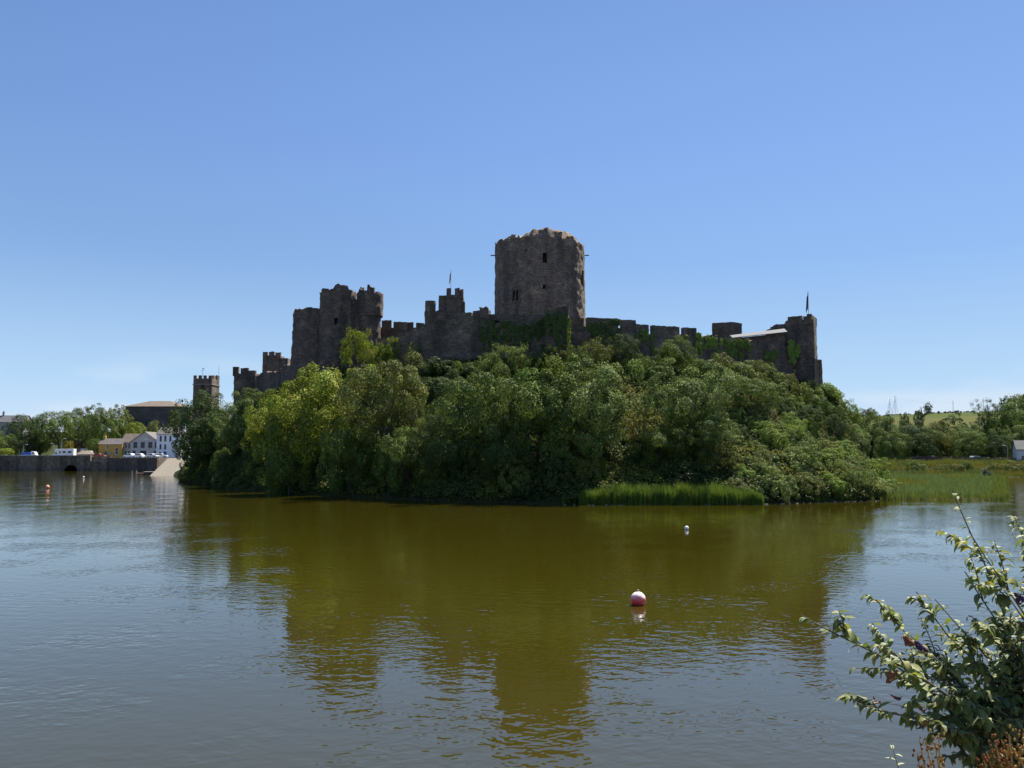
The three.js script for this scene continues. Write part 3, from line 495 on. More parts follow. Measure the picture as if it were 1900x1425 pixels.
// shrubs just under the wall
const ORD = ['leftmost', 'second', 'third', 'fourth', 'fifth', 'sixth', 'seventh', 'eighth', 'ninth', 'tenth', 'eleventh', 'twelfth', 'thirteenth', 'fourteenth'];
const shrubs = (label, group, leaf, kind, list) => list.sort((a, b) => a[0] - b[0]).forEach(([u, v, D, w, lf], i) => tree('shrub', label + (i ? `, ${ORD[i]} from left` : ', leftmost'), u, v, D, w, kind, lf || leaf, { group, low: -.35, category: 'shrub' }));
tree('shrub', 'bright yellow-green shrub at the foot of the tall double tower', 668, 614, 150, 6, 'spray', 'lime', { low: .1, category: 'shrub' });
tree('shrub', 'straggling yellow-green shrub right of the bright tower-foot shrub', 716, 634, 148, 5, 'spray', 'lime', { low: .1, category: 'shrub' });
tree('shrub', 'small bright shrub under the broken end of the curtain wall', 764, 628, 145, 3.6, 'thin', 'lime', { low: .1, category: 'shrub' });
tree('shrub', 'dark pointed evergreen shrub against the middle of the battlemented wall', 1155, 620, 137, 5.6, 'dense', 'farDark', { low: -.1, category: 'shrub' });
tree('shrub', 'leafy shrub against the wall left of the chimney block', 1250, 628, 138, 6, 'broad', 'green', { low: 0, category: 'shrub' });
shrubs('rounded shrub under the wall below the keep', 'shrubs under the wall below the keep', 'bramble', 'spray', [[905, 660, 136, 6], [950, 642, 136, 7.5], [1000, 652, 134, 6, 'green'], [1030, 642, 135, 6.5, 'olive'], [1075, 648, 134.5, 6, 'green'], [1098, 634, 136, 7, 'olive'], [1190, 660, 135, 6, 'green']]);
shrubs('dark ivy mound on the shaded cliff left of the keep', 'dark mounds on the shaded cliff', 'dark', 'shrub', [[790, 672, 142, 7], [830, 668, 140, 7], [868, 676, 137, 7], [815, 700, 134, 8], [848, 712, 130, 8], [760, 690, 139, 7]]);
shrubs('bushy shrub high on the right slope under the wall', 'shrubs on the upper right slope', 'green', 'shrub', [[1215, 680, 134, 6], [1300, 668, 139, 5.5], [1330, 662, 141, 5.5, 'olive'], [1370, 672, 143, 5.5, 'bramble'], [1345, 685, 138, 6], [1410, 675, 146, 5.5, 'olive'], [1440, 692, 146, 5.5], [1460, 705, 143, 6, 'olive'], [1425, 720, 138, 6, 'green'], [1455, 735, 138, 6], [1490, 715, 147, 5], [1395, 690, 140, 5, 'olive'], [1505, 735, 146, 5, 'bramble'], [1530, 745, 146, 5, 'green']]);
{ // brambles over the lit right-hand flank, and overhanging growth on the shore
  const r = rng(900), got = [];
  const try1 = (x, d, gap) => { if (got.some(([a, b, g]) => Math.hypot(a - x, b - d) < (gap + g) / 2)) return false; got.push([x, d, gap]); return true; };
  let n = 0; const cname = { bramble: 'pale green', fresh: 'bright green', olive: 'olive', green: 'mid-green', dry: 'dry brownish', dark: 'dark', farDark: 'blackish green', ash: 'grey-green' };
  for (let i = 0; i < 6000 && n < 120; i++) {
    const x = lerp(24, 76, r()), d = lerp(104, 178, r()), t = hillT(x, d); if (t < .03 || t > .95) continue;
    if (x < 40 && d > 127) continue; const w = lerp(2.4, 7, r() * r() * .9 + (n < 24 ? .35 : 0)); if (!try1(x, d, w * .8)) continue;
    const g = GH(x, d), k = r(), leaf = k < .3 ? 'bramble' : k < .5 ? 'fresh' : k < .62 ? 'olive' : k < .8 ? 'green' : k < .83 ? 'dry' : k < .92 ? 'dark' : 'ash';
    const low = x < 47 && d < 118, size = w > 5 ? 'large' : w > 3.5 ? 'middling' : 'small', band = t > .66 ? 'high on the flank below the square tower' : t > .33 ? 'halfway up the sunlit right flank' : 'low on the sunlit flank by the marsh';
    const t0 = thing('bramble_bush', low ? `${size} ${cname[leaf]} bush by the water right of the bright reeds` : `${size} ${cname[leaf]} bush ${band}`, 'bush', [x, g - .2, -d], 0, low ? 'bushes along the right shore' : 'bushes on the sunlit right flank');
    const c = part('foliage', CROWN[r() < .25 ? 'spray' : 'shrub'][r() * 2 | 0], LEAF[leaf], t0), hh = (w * lerp(.34, .6, r()) + .2) * (t < .4 && x > 44 ? .65 : .9); c.scale.set(w / 2, hh, w / 2); c.position.y = .2; c.rotation.y = r() * 6.28; n++;
  }
  const shore = [[-66, 188], [-45, 146.5], [-22, 121.5], [-5, 108.5], [7, 105.5], [12, 105.5]];
  for (let k = 0; k < shore.length - 1; k++) { const [ax, ad] = shore[k], [bx, bd] = shore[k + 1], l = Math.hypot(bx - ax, bd - ad), m = Math.max(1, Math.round(l / 4.6));
    for (let i = 0; i < m; i++) { const f = (i + .3 + .4 * r()) / m, x = lerp(ax, bx, f) + r() - .5, d = lerp(ad, bd, f) + .8 + r() * 2, w = lerp(2.6, 4.8, r()), kk = r();
      const lf = kk < .55 ? 'dark' : kk < .85 ? 'green' : 'olive', t0 = thing('shore_bush', `${w > 4.4 ? 'large' : 'small'} ${cname[lf]} bush overhanging the water ${['at the left tip of the hill', 'below the bright yellow-green tree', 'below the greyish bare-branched tree', 'below the left side of the keep', 'just left of the bright reeds'][k]}`, 'bush', [x, Math.max(.02, GH(x, d)) - .1, -d], 0, 'bushes overhanging the left shore');  // mostly dark leaves, putting the shade under the crowns into leaf colour
      const c = part('foliage', CROWN.shrub[r() * 4 | 0], LEAF[lf], t0); c.scale.set(w / 2, w * lerp(.45, .8, r()), w / 2); c.position.y = .6; c.rotation.y = r() * 6; } }
}
function ivy(label, u0, u1, v0, v1, n, leaf, dist, seed) { // leaves rooted on the face of the wall, hanging in uneven tongues
  const r = rng(seed), pos = [], col = [], idx = [], t = thing('ivy', label, 'ivy');
  for (let i = 0; i < n * 1.6 && pos.length / 12 < n; i++) {
    const u = lerp(u0, u1, r()), f = r(), edge = .62 + .5 * N(u * .16, seed) + .25 * N(u * .5, seed + 3), top = .12 + .3 * N(u * .11 + 9, seed); if (f > edge || f < top || N(u * .14 + seed, f * 4, seed) + .35 * N(u * .6, f * 14, seed) < -.08 + .1 * r()) continue;
    const D = dist(u) - .12 - .25 * r(), p = at(u, lerp(v0, v1, f), D), l = .16 + .2 * r(), a = r() * 6.28, b = pos.length / 3, c = Math.cos(a) * l, q = Math.sin(a) * l, z = (r() - .5) * l, v = .75 + .5 * r();
    pos.push(p.x - c, p.y - q, p.z - z, p.x + q * .7, p.y - c * .7, p.z + .08, p.x + c, p.y + q, p.z + z, p.x - q * .7, p.y + c * .7, p.z + .08); for (let k = 0; k < 4; k++) col.push(v, v, v); idx.push(b, b + 1, b + 2, b, b + 2, b + 3);
  }
  const g = new THREE.BufferGeometry(); g.setAttribute('position', new THREE.Float32BufferAttribute(pos, 3)); g.setAttribute('color', new THREE.Float32BufferAttribute(col, 3)); g.setIndex(idx); g.computeVertexNormals();
  part('foliage', g, LEAF[leaf], t); const m = at((u0 + u1) / 2, v1, dist((u0 + u1) / 2)); settle(t, m.x, m.y, -m.z); return t;
}
ivy('dark ivy on the curtain wall below the left of the keep', 890, 1014, 588, 665, 2600, 'dark', wallD, 1);
ivy('dark ivy smothering the turret on the wall below the keep', 1012, 1057, 574, 650, 2400, 'dark', () => 136.6, 2);
ivy('thin ivy stem coloured as sunlit on the right edge of the wall turret', 1054, 1058, 585, 640, 130, 'lime', () => 136.5, 3);  // lime leaves carry the sunlit line of the turret edge in their colour
ivy('dark ivy under the longest battlement right of the keep', 1092, 1150, 592, 650, 1500, 'dark', wallD, 4);
ivy('patchy ivy on the wall between the two middle battlements', 1180, 1212, 606, 660, 500, 'green', wallD, 5);
ivy('bright ivy tongues on the wall left of the chimney block', 1292, 1340, 618, 672, 1500, 'fresh', wallD, 6);
ivy('ivy hanging on the wall below the bright lean-to roof', 1345, 1392, 628, 672, 900, 'green', wallD, 7);
ivy('small ivy patch on the pale wall left of the square tower', 1420, 1442, 645, 692, 420, 'green', wallD, 8);
ivy('tall ivy strip at the left corner of the square tower', 1463, 1484, 628, 700, 800, 'fresh', () => 153.6, 9);
// ground cover: too fine and tangled to count
function sprayGeo(seed, n, leaf, spread, tall, aspect) { const g = crownGeo(seed, { clumps: 1, leaves: n, leaf, clump: spread, low: .9, hang: 0, fill: 0, aspect, lump: 0 }); g.computeBoundingBox(); const b = g.boundingBox; g.translate(-(b.min.x + b.max.x) / 2, -b.min.y - .1, -(b.min.z + b.max.z) / 2); g.scale(1, tall, 1); return g; }
function scatter(name, label, category, geo, mat, list, colors) {
  const im = new THREE.InstancedMesh(geo, mat, list.length), o = new THREE.Object3D(); im.name = numbered(name);
  list.forEach((q, i) => { o.position.set(q[0], q[1], q[2]); o.rotation.set(q[5] || 0, q[3], q[6] || 0); o.scale.set(q[4], q[4] * (q[7] || 1), q[4]); o.updateMatrix(); im.setMatrixAt(i, o.matrix); if (colors) im.setColorAt(i, colors[q[8] || 0]); });
  shade(im); scene.add(im); return tag(im, label, category, null, 'stuff');
}
{
  const r = rng(55), L = [], tint = [[1, 1, 1], [1.4, 1.25, .8], [.6, .68, .6], [1.7, 1.45, .95], [.85, 1.1, .8]].map(c => new THREE.Color().setRGB(...c));
  for (let i = 0; i < 90000 && L.length < 26000; i++) { const x = lerp(-74, 84, r()), d = lerp(103, 200, r()), t = hillT(x, d); if (t <= 0.01 || t > .99) continue; const n = fbm(x * .16, d * .16, 3); const k = n > .25 ? (r() < .5 ? 1 : 3) : n < -.25 ? 2 : r() < .3 ? 4 : 0; L.push([x, GH(x, d) - .05, -d, r() * 6.28, .55 + .75 * r(), 0, 0, .7 + .6 * r(), k]); }
  scatter('undergrowth', 'tangled ivy and bramble undergrowth covering the castle hill', 'undergrowth', sprayGeo(71, 46, .3, .75, .9, .5), leafMat(.11, .13, .034), L, tint);
}
function reedGeo(seed, n, h, spread) {
  const r = rng(seed), pos = [], idx = [], col = [];
  for (let i = 0; i < n; i++) { const x = (r() - .5) * spread, z = (r() - .5) * spread, a = r() * 6.28, hh = h * (.6 + .5 * r()), lx = (r() - .5) * .5 * hh * .5, lz = (r() - .5) * .25 * hh, w = .022 + .012 * r(), b = pos.length / 3, c = Math.cos(a) * w, s = Math.sin(a) * w, v = .8 + .4 * r();
    pos.push(x - c, -.1, z - s, x + c, -.1, z + s, x + lx * .35 - c, hh * .55, z + lz * .35 - s, x + lx * .35 + c, hh * .55, z + lz * .35 + s, x + lx, hh * .98, z + lz); idx.push(b, b + 1, b + 3, b, b + 3, b + 2, b + 2, b + 3, b + 4); for (let k = 0; k < 5; k++) col.push(v, v, v); }
  const g = new THREE.BufferGeometry(); g.setAttribute('position', new THREE.Float32BufferAttribute(pos, 3)); g.setAttribute('color', new THREE.Float32BufferAttribute(col, 3)); g.setIndex(idx); g.computeVertexNormals(); return g;
}
{
  const r = rng(66), A = [], B = [], C = [], tint = [[1, 1, 1], [1.3, 1.12, .7], [.72, .85, .85], [1.5, 1.0, .6], [1.35, 1.4, 1.7]].map(c => new THREE.Color().setRGB(...c));
  const x0 = X(1076, 103.5), x1 = X(1407, 103.5);
  for (let i = 0; i < 2600; i++) { const f = r(), x = lerp(x0, x1, f), edge = Math.min(f, 1 - f) * 7 + .25 * N(f * 30, 3), d = 102.6 + r() * (1.2 + 2.4 * clamp(edge)) ; A.push([x, -.02, -d, r() * 6.28, .55 + .42 * clamp(edge * .7) + .42 * N(x * .8, d) + .42 * (r() - .5), 0, 0, 1, r() < .22 ? 1 : r() < .1 ? 3 : r() < .25 ? 2 : 0]); }
  for (let i = 0; i < 700; i++) { const x = lerp(x0 - 2, 48, r()), d = (x < 29 ? 104.2 : lerp(104.2, 112.4, (x - 29) / 18)) + r() * 1.6; if (N(x * .45, 5) < (x < x1 + 1 ? -1 : .02)) continue; A.push([x, .1, -d, r() * 6.28, .3 + .3 * r(), 0, 0, 1, r() < .6 ? 1 : r() < .5 ? 2 : 3]); }
  scatter('reed_bed', 'bright green reed bed along the water below the right slope', 'reeds', reedGeo(1, 16, 2.0, .5), leafMat(.125, .195, .026, .4), A, tint);
  for (let i = 0; i < 60000 && B.length < 7000; i++) { const x = lerp(44, 124, r()), d = lerp(110.5, 221, r()); const s = polyDist(LAND, x, d); if (s < -.6 || hillT(x, d) > .02) continue; if (r() > 1.25 - (d - 110) / 120) continue; const front = d < 119 + 5 * N(x * .3, 2) || s < 2.5 + 3 * N(x * .4, d * .4); B.push([x, 0, -d, r() * 6.28, (front ? .28 : .44) + .24 * r() + .3 * N(x * .25, d * .25), 0, 0, 1, front ? (r() < .75 ? 1 : 2) : fbm(x * .07, d * .05, 6) > .12 ? (r() < .6 ? 1 : 3) : r() < .5 ? 4 : r() < .4 ? 2 : 0]); }
  scatter('marsh_grass', 'tall olive-green marsh grass spreading right of the castle hill', 'marsh grass', reedGeo(2, 16, 1.9, .8), leafMat(.11, .145, .036, .4), B, tint);
  for (let i = 0; i < 30000 && C.length < 9000; i++) { const x = lerp(76, 240, r()), d = lerp(221, 262, r()); C.push([x, GH(x, d) - .05, -d, r() * 6.28, .55 + .5 * r() + .4 * fbm(x * .1, d * .1), 0, 0, 1, fbm(x * .06, d * .12) > .15 ? 1 : r() < .6 ? 0 : 2]); }
  scatter('bank_grass', 'long yellowish grass on the far right bank', 'grass', reedGeo(3, 16, 1.9, 1.2), leafMat(.13, .145, .036, .4), C, tint);
}

// ------------------------------------------------------------ waterfront at the left
const ROAD = 4.25;
structure('quay_surface', box(330, .5, 40, -267, ROAD - .25, -320.2), std(.11, .105, .1, .95, { map: grainTex }));
{
  const t = thing('bridge_wall', 'long low stone bridge wall with a dark arch at the far left water', 'bridge');
  const pl = [[-60, 299.6], [35, 299.6], [60, 292], [168, 292]], path = []; pl.forEach(([u, d]) => path.push([X(u, d, 850), d]));
  const s0 = Math.hypot(path[1][0] - path[0][0], 0) + Math.hypot(path[2][0] - path[1][0], 7.6), per = (path[3][0] - path[2][0]) / 108;
  const op = []; for (let k = -3; k <= 3; k++) op.push({ s0: s0 + (132 - 60) * per + k * .58 - .29, s1: s0 + (132 - 60) * per + k * .58 + .29, y0: -.2, y1: Math.max(.4, 1.95 * Math.sqrt(1 - (k / 3.6) ** 2)), deep: 2.6 });
  const w = wallGeo({ path, base: -1, top: 4.95, thick: 2.2, cell: .29, rag: .02, rough: .12, seed: 201, openings: op });
  part('wall', w.geo, M.quay, t); w.niches.forEach(g => part('arch', g, M.gate, t));
  for (let i = 0; i < 3; i++) { const [a, b] = [path[i], path[i + 1]], l = Math.hypot(b[0] - a[0], b[1] - a[1]); const g = box(l, .2, .6); g.rotateY(Math.atan2(b[1] - a[1], b[0] - a[0])); g.translate((a[0] + b[0]) / 2, 5.06, -(a[1] + b[1]) / 2 - .2); part('coping', g, std(.4, .38, .34, .9, { map: grainTex }), t); }
  settle(t, X(60, 296), 0, 296);
  const q = thing('low_quay_wall', 'low two-step stone wall between the bridge and the dark quay', 'quay wall');
  part('wall', wallGeo({ path: [[X(168, 292.3), 292.3], [X(207, 292.3), 292.3]], base: -1, top: 3.2, thick: 1.4, cell: .4, rag: .05, rough: .1, seed: 203 }).geo, M.quay, q);
  part('parapet', wallGeo({ path: [[X(168, 293.2), 293.2], [X(212, 293.2), 293.2]], base: 3, top: 4.8, thick: .5, cell: .4, rag: .02, rough: .05, seed: 204 }).geo, M.quay, q);
  part('coping', box(7.0, .16, 1.2, X(187, 292.8), 3.26, -292.7), std(.36, .33, .28), q);
  settle(q, X(187, 293), 0, 293);
  const e = thing('dark_quay_wall', 'tall dark quay wall below the parked white cars', 'quay wall');
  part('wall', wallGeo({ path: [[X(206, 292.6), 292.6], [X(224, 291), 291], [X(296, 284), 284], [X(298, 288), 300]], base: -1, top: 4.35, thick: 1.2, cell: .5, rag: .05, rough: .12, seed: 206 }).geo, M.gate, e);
  settle(e, X(250, 292), 0, 292);
  const g = new THREE.BufferGeometry(), a = X(298, 284, 850), b = X(352, 284, 850), c = X(297, 233, 850), d = X(352, 233, 850);
  g.setAttribute('position', new THREE.Float32BufferAttribute([c, -.5, -225, d, -.5, -225, b, 4.2, -290, a, 4.2, -290, c, -2, -225, d, -2, -225, b, -2, -290, a, -2, -290, b, 4.2, -302, a, 4.2, -302], 3));
  g.setAttribute('uv', new THREE.Float32BufferAttribute([0, 0, 2, 0, 2, 16, 0, 16, 0, 0, 2, 0, 2, 16, 0, 16, 2, 19, 0, 19], 2));
  g.setIndex([0, 1, 2, 0, 2, 3, 0, 3, 7, 0, 7, 4, 1, 5, 6, 1, 6, 2, 3, 2, 8, 3, 8, 9]); const f = g.toNonIndexed(); f.computeVertexNormals();
  structure('slipway', f, std(.23, .195, .15, .95, { map: grainTex }));
  const deck = structure('quay_deck', new THREE.ExtrudeGeometry(new THREE.Shape([new THREE.Vector2(X(168, 301), 301), new THREE.Vector2(X(168, 294), 294), new THREE.Vector2(X(208, 293.4), 293.4), new THREE.Vector2(X(224, 291.6), 291.6), new THREE.Vector2(X(296, 284.6), 284.6), new THREE.Vector2(X(298, 288), 301)]), { depth: .3, bevelEnabled: false }).rotateX(-Math.PI / 2).translate(0, ROAD - .36, 0), std(.12, .115, .11));
}
{
  const p = at(276, 880, 246), t = thing('pontoon', 'small flat floating pontoon with a pale deck below the quay', 'pontoon', [p.x, 0, p.z], .05);
  part('deck', box(3.6, .16, 1.8, .6, .72, 0, .04), std(.42, .34, .28), t);
  part('float', box(3.5, .75, 1.5, .6, .28, 0, .1), std(.08, .06, .05), t);
  part('gangway', box(2.4, .12, 1.1, -2.2, .35, .3, .03), std(.34, .2, .15), t);
  for (const x of [-3.4, -4.6]) part('mooring_post', new THREE.CylinderGeometry(.1, .12, 1.4, 8).translate(x, .4, -.2), std(.35, .33, .3), t);
}
function win(parent, w, h, x, y, z, frame) { // sash window: frame with a glazing bar and a pane set back in its opening
  const t = .09, f = part('window', mergeGeometries([box(w, t, .12, x, y + h - t / 2, z), box(w, t * 1.3, .2, x, y + t / 2, z + .03), box(t, h - 2 * t, .12, x - w / 2 + t / 2, y + h / 2, z), box(t, h - 2 * t, .12, x + w / 2 - t / 2, y + h / 2, z), box(w - 2 * t, t * .7, .08, x, y + h / 2, z)]), frame, parent);
  part('pane', box(w - .02, h - .02, .03, x, y + h / 2, z - .09), M.glass, f);
}
// a house whose front (towards +z) has real openings; gable 'x': ridge along the front, 'z': gable to the front
function house(label, u, D, { w, d, eaves, ridge, gable = 'x', wall, roof, frame = M.white, windows = [], doors = [], turn = 0, base = ROAD, chimneys = [], name = 'house', doorMat, category = 'house', group }) {
  const t = thing(name, label, category, [X(u, D, 830), base, -D], turn, group), sh = new THREE.Shape([[-w / 2, -.6], [w / 2, -.6], [w / 2, eaves], ...(gable === 'z' ? [[0, ridge]] : []), [-w / 2, eaves]].map(a => new THREE.Vector2(...a)));
  for (const [x, y, a, b] of [...windows, ...doors]) sh.holes.push(new THREE.Path([[x - a / 2, y], [x - a / 2, y + b], [x + a / 2, y + b], [x + a / 2, y]].map(q => new THREE.Vector2(...q))));
  const front = new THREE.ExtrudeGeometry(sh, { depth: .3, bevelEnabled: false }).translate(0, 0, -.3), gs = [front];
  const side = gable === 'x' ? [[-d, -.6], [-.3, -.6], [-.3, eaves], [-d / 2, ridge], [-d, eaves]] : [[-d, -.6], [-.3, -.6], [-.3, eaves], [-d, eaves]];
  for (const s of [-1, 1]) gs.push(new THREE.ExtrudeGeometry(new THREE.Shape(side.map(a => new THREE.Vector2(...a))), { depth: .3, bevelEnabled: false }).rotateY(-Math.PI / 2).translate(s > 0 ? w / 2 : -w / 2 + .3, 0, 0));
  gs.push(box(w - .62, eaves + .6, .3, 0, eaves / 2 - .3, -d + .15)); gs.push(box(w - .64, .2, d - .62, 0, eaves - .1, -d / 2));
  part('wall', mergeGeometries(gs.map(g => { const q = g.index ? g.toNonIndexed() : g; q.deleteAttribute('uv'); return q; })), wall, t);
  const run = gable === 'x' ? d / 2 : w / 2, len = gable === 'x' ? w + .5 : d + .5, sl = Math.hypot(run, ridge - eaves) + .35, an = Math.atan2(ridge - eaves, run), rg = [];
  for (const s of [-1, 1]) { const g = box(len, .16, sl, 0, 0, 0); g.translate(0, 0, sl / 2 - .0); g.rotateX(an); if (s < 0) g.rotateY(Math.PI); g.translate(0, ridge + .12, 0); if (gable === 'x') g.translate(0, 0, -d / 2); else { g.rotateY(Math.PI / 2); g.translate(0, 0, -d / 2); } rg.push(g); }
  const rf = part('roof', mergeGeometries(rg), roof, t);
  for (const [x, z, h] of chimneys) part('chimney', mergeGeometries([box(.9, h + 1.6, .7, x, ridge + (h - 1.6) / 2, z), new THREE.CylinderGeometry(.12, .15, .5, 8).translate(x, ridge + h + .25, z)].map(g => g.toNonIndexed())), wall, rf);
  for (const q of windows) win(t, q[2], q[3], q[0], q[1], -.12, q[4] || frame);
  for (const [x, y, a, b, m] of doors) { const dr = part('door', box(a - .02, b - .02, .08, x, y + b / 2, -.16), m || doorMat || std(.06, .05, .05), t); part('handle', box(.06, .16, .06, x + a * .35, y + b * .48, -.1), M.metal, dr); }
  return t;
}
const slate = std(.16, .14, .13, .8, { map: grainTex }), redSlate = std(.18, .135, .11, .85, { map: grainTex }), greySlate = std(.15, .15, .16, .8, { map: grainTex });
const teal = std(.05, .2, .22, .6), darkFrame = std(.05, .05, .08, .6), blueDoor = std(.02, .06, .28, .5);
house('mustard-yellow cottage with brown slate roof on the quay', 205, 312, { w: 8.2, d: 6, eaves: 4.7, ridge: 6.6, wall: std(.5, .31, .07), roof: slate, windows: [[-1.1, 3.0, .9, 1.3], [2.2, 1.1, 1.1, 2.4], [.5, 1.0, .7, 1.2]], doors: [[-1.6, 0, 1.2, 2.2, teal]], chimneys: [[-3.5, -3, 1.2]] });
house('cream gabled house with dark framed windows between yellow and white houses', 268, 311, { w: 9.4, d: 9, eaves: 5.6, ridge: 9, gable: 'z', wall: std(.5, .46, .42), roof: slate, frame: darkFrame, windows: [[-3.2, 3.4, 1.4, 2.1], [-.6, 3.4, 1.4, 2.1], [2.0, 3.4, 1.4, 2.1], [4.0, 3.4, .8, 2.1], [-3.6, .8, 1.0, 1.7], [3.8, .8, 1, 1.6]], doors: [[-.4, 0, 2.2, 2.4]] });
house('cream terrace wing with small paired windows beside the yellow cottage', 238, 313.5, { w: 5.2, d: 8, eaves: 5.4, ridge: 8.4, wall: std(.48, .44, .4), roof: redSlate, frame: darkFrame, windows: [-1.9, -.8, .3, 1.4].flatMap(x => [[x, 3.3, .5, 1.6], [x, .9, .5, 1.5]]) });
house('tall white three-storey house with blue door nearest the hill trees', 312, 308, { w: 8.6, d: 8, eaves: 8.2, ridge: 10.6, wall: std(.72, .73, .75), roof: slate, frame: darkFrame, windows: [[-2.8, 5.6, .75, 2.0], [-1.1, 5.6, .75, 2.0], [.7, 5.6, .75, 2.0], [-2.8, 2.9, .75, 1.8], [-1.1, 2.9, .75, 1.8], [-2.9, .6, .8, 1.4]], doors: [[-1.1, 0, 1.1, 2.2, blueDoor]], chimneys: [[3.6, -4, 1.3]], turn: -.1 });
house('grey-roofed house half hidden by trees at the left edge', 6, 420, { w: 18, d: 9, eaves: 7, ridge: 10.2, base: Y(773, 420) - 9.6, wall: std(.36, .33, .3), roof: greySlate, chimneys: [[-3, -4.5, 2.0]], windows: [[-4, 4, 1, 1.6], [0, 4, 1, 1.6], [4, 4, 1, 1.6]] });
{ // large hall on the rise behind
  const D = 400, c = X(290, D, 770), t = thing('large_hall', 'large dark hall with a brown hipped roof above the quay houses', 'building', [c, 13, -D]);
  const yE = Y(754, D) - 13, yR = Y(742, D) - 13, w = X(352, D) - X(236, D);
  part('wall', mergeGeometries([box(w, yE, .5, 0, yE / 2, -.25), box(.5, yE, 22, -w / 2 + .25, yE / 2, -11.6), box(.5, yE, 22, w / 2 - .25, yE / 2, -11.6), box(w, yE, .5, 0, yE / 2, -22.9)]), std(.15, .115, .105, .9, { map: grainTex }), t);
  const P = [-w / 2 - .6, yE, .6, w / 2 + .6, yE - 2.6, .6, w / 2 + .6, yE - 2.6, -23.6, -w / 2 - .6, yE, -23.6, -w / 2 + 7.5, yR, -9, 2.6, yR, -9, 2.6, yR, -15, -w / 2 + 7.5, yR, -15, 9.5, yE, .55, 9.5, yE, -23.6];
  const g = new THREE.BufferGeometry(); g.setAttribute('position', new THREE.Float32BufferAttribute(P, 3)); g.setIndex([0, 8, 5, 0, 5, 4, 8, 1, 5, 1, 2, 6, 1, 6, 5, 2, 9, 6, 9, 3, 7, 9, 7, 6, 3, 0, 4, 3, 4, 7, 4, 5, 6, 4, 6, 7]); const f = g.toNonIndexed(); f.computeVertexNormals(); f.setAttribute('uv', new THREE.Float32BufferAttribute(Array.from({ length: f.attributes.position.count * 2 }, (_, i) => f.attributes.position.array[(i >> 1) * 3 + (i & 1) * 2] / 6), 2));
  part('roof', f, std(.19, .14, .11, .9, { map: grainTex }), t);
  part('annexe', box(w + 3, 3.6, 4, 0, 2.2, 2.2), std(.15, .2, .28, .7), t);
  part('ledge', box(w + 3.4, .25, 4.4, 0, 4.1, 2.2), std(.45, .45, .45), t);
  for (let k = 0; k < 6; k++) { const x = -w / 2 + 6 + k * 3.7; win(t, 1.5, 1.8, x, 5.4, .1, std(.2, .19, .18)); }
}
// vehicles
function wheel(parent, x, z, r) { const w = part('wheel', new THREE.CylinderGeometry(r, r, .2, 16).rotateX(Math.PI / 2).translate(x, r, z), M.black, parent); part('rim', new THREE.CylinderGeometry(r * .6, r * .6, .22, 12).rotateX(Math.PI / 2).translate(x, r, z), M.metal, w); }
const paint = (r, g, b) => new THREE.MeshPhysicalMaterial({ color: new THREE.Color().setRGB(r, g, b), roughness: .35, clearcoat: .6, clearcoatRoughness: .1 });
function carBody(pts, width, bevel = .08) { return new THREE.ExtrudeGeometry(new THREE.Shape(pts.map(p => new THREE.Vector2(...p))), { depth: width - 2 * bevel, bevelEnabled: true, bevelSize: bevel, bevelThickness: bevel, bevelSegments: 2 }).translate(0, 0, -width / 2 + bevel); }
function car(label, u, D, color, turn, { base = ROAD, group, long = 1 } = {}) {
  const t = thing('parked_car', label, 'car', [X(u, D, 848), base, -D], turn, group);
  part('body', carBody([[-2.05 * long, .32], [2.0 * long, .32], [2.08 * long, .6], [1.95 * long, .78], [1.05 * long, .92], [-1.9 * long, .98], [-2.1 * long, .75]], 1.72), color, t);
  part('cabin', carBody([[-1.8 * long, .9], [1.0 * long, .9], [.35 * long, 1.38], [-1.2 * long, 1.42], [-1.7 * long, 1.15]], 1.5), color, t);
  for (const s of [-1, 1]) part('side_window', new THREE.ExtrudeGeometry(new THREE.Shape([[-1.55 * long, .98], [.75 * long, .98], [.27 * long, 1.32], [-1.1 * long, 1.35]].map(p => new THREE.Vector2(...p))), { depth: .02, bevelEnabled: false }).translate(0, 0, s * .755 - .01), M.glass, t);
  const ws = new THREE.BoxGeometry(.03, .62, 1.3); ws.rotateZ(.93); ws.translate(.76 * long, 1.14, 0); part('windscreen', ws, M.glass, t);
  for (const [x, z] of [[-1.3, -.8], [-1.3, .8], [1.3, -.8], [1.3, .8]]) wheel(t, x * long, z, .32);
  for (const z of [-.6, .6]) part('headlight', box(.08, .14, .32, 2.1 * long, .68, z, .02), M.white, t);
  return t;
}
car('white parked car, left of the two on the dark quay', 240, 299, paint(.75, .75, .75), 2.75);
car('white parked car, right of the two on the dark quay', 256, 296, paint(.78, .78, .78), 2.9);
car('silver parked car beside the lamp post on the quay', 283, 297, paint(.45, .47, .5), -.3);
car('pale parked car with a high roof at the right end of the quay', 299, 299, paint(.7, .72, .72), .1);
car('red parked car in front of the yellow cottage', 184, 307, paint(.3, .04, .03), .1);
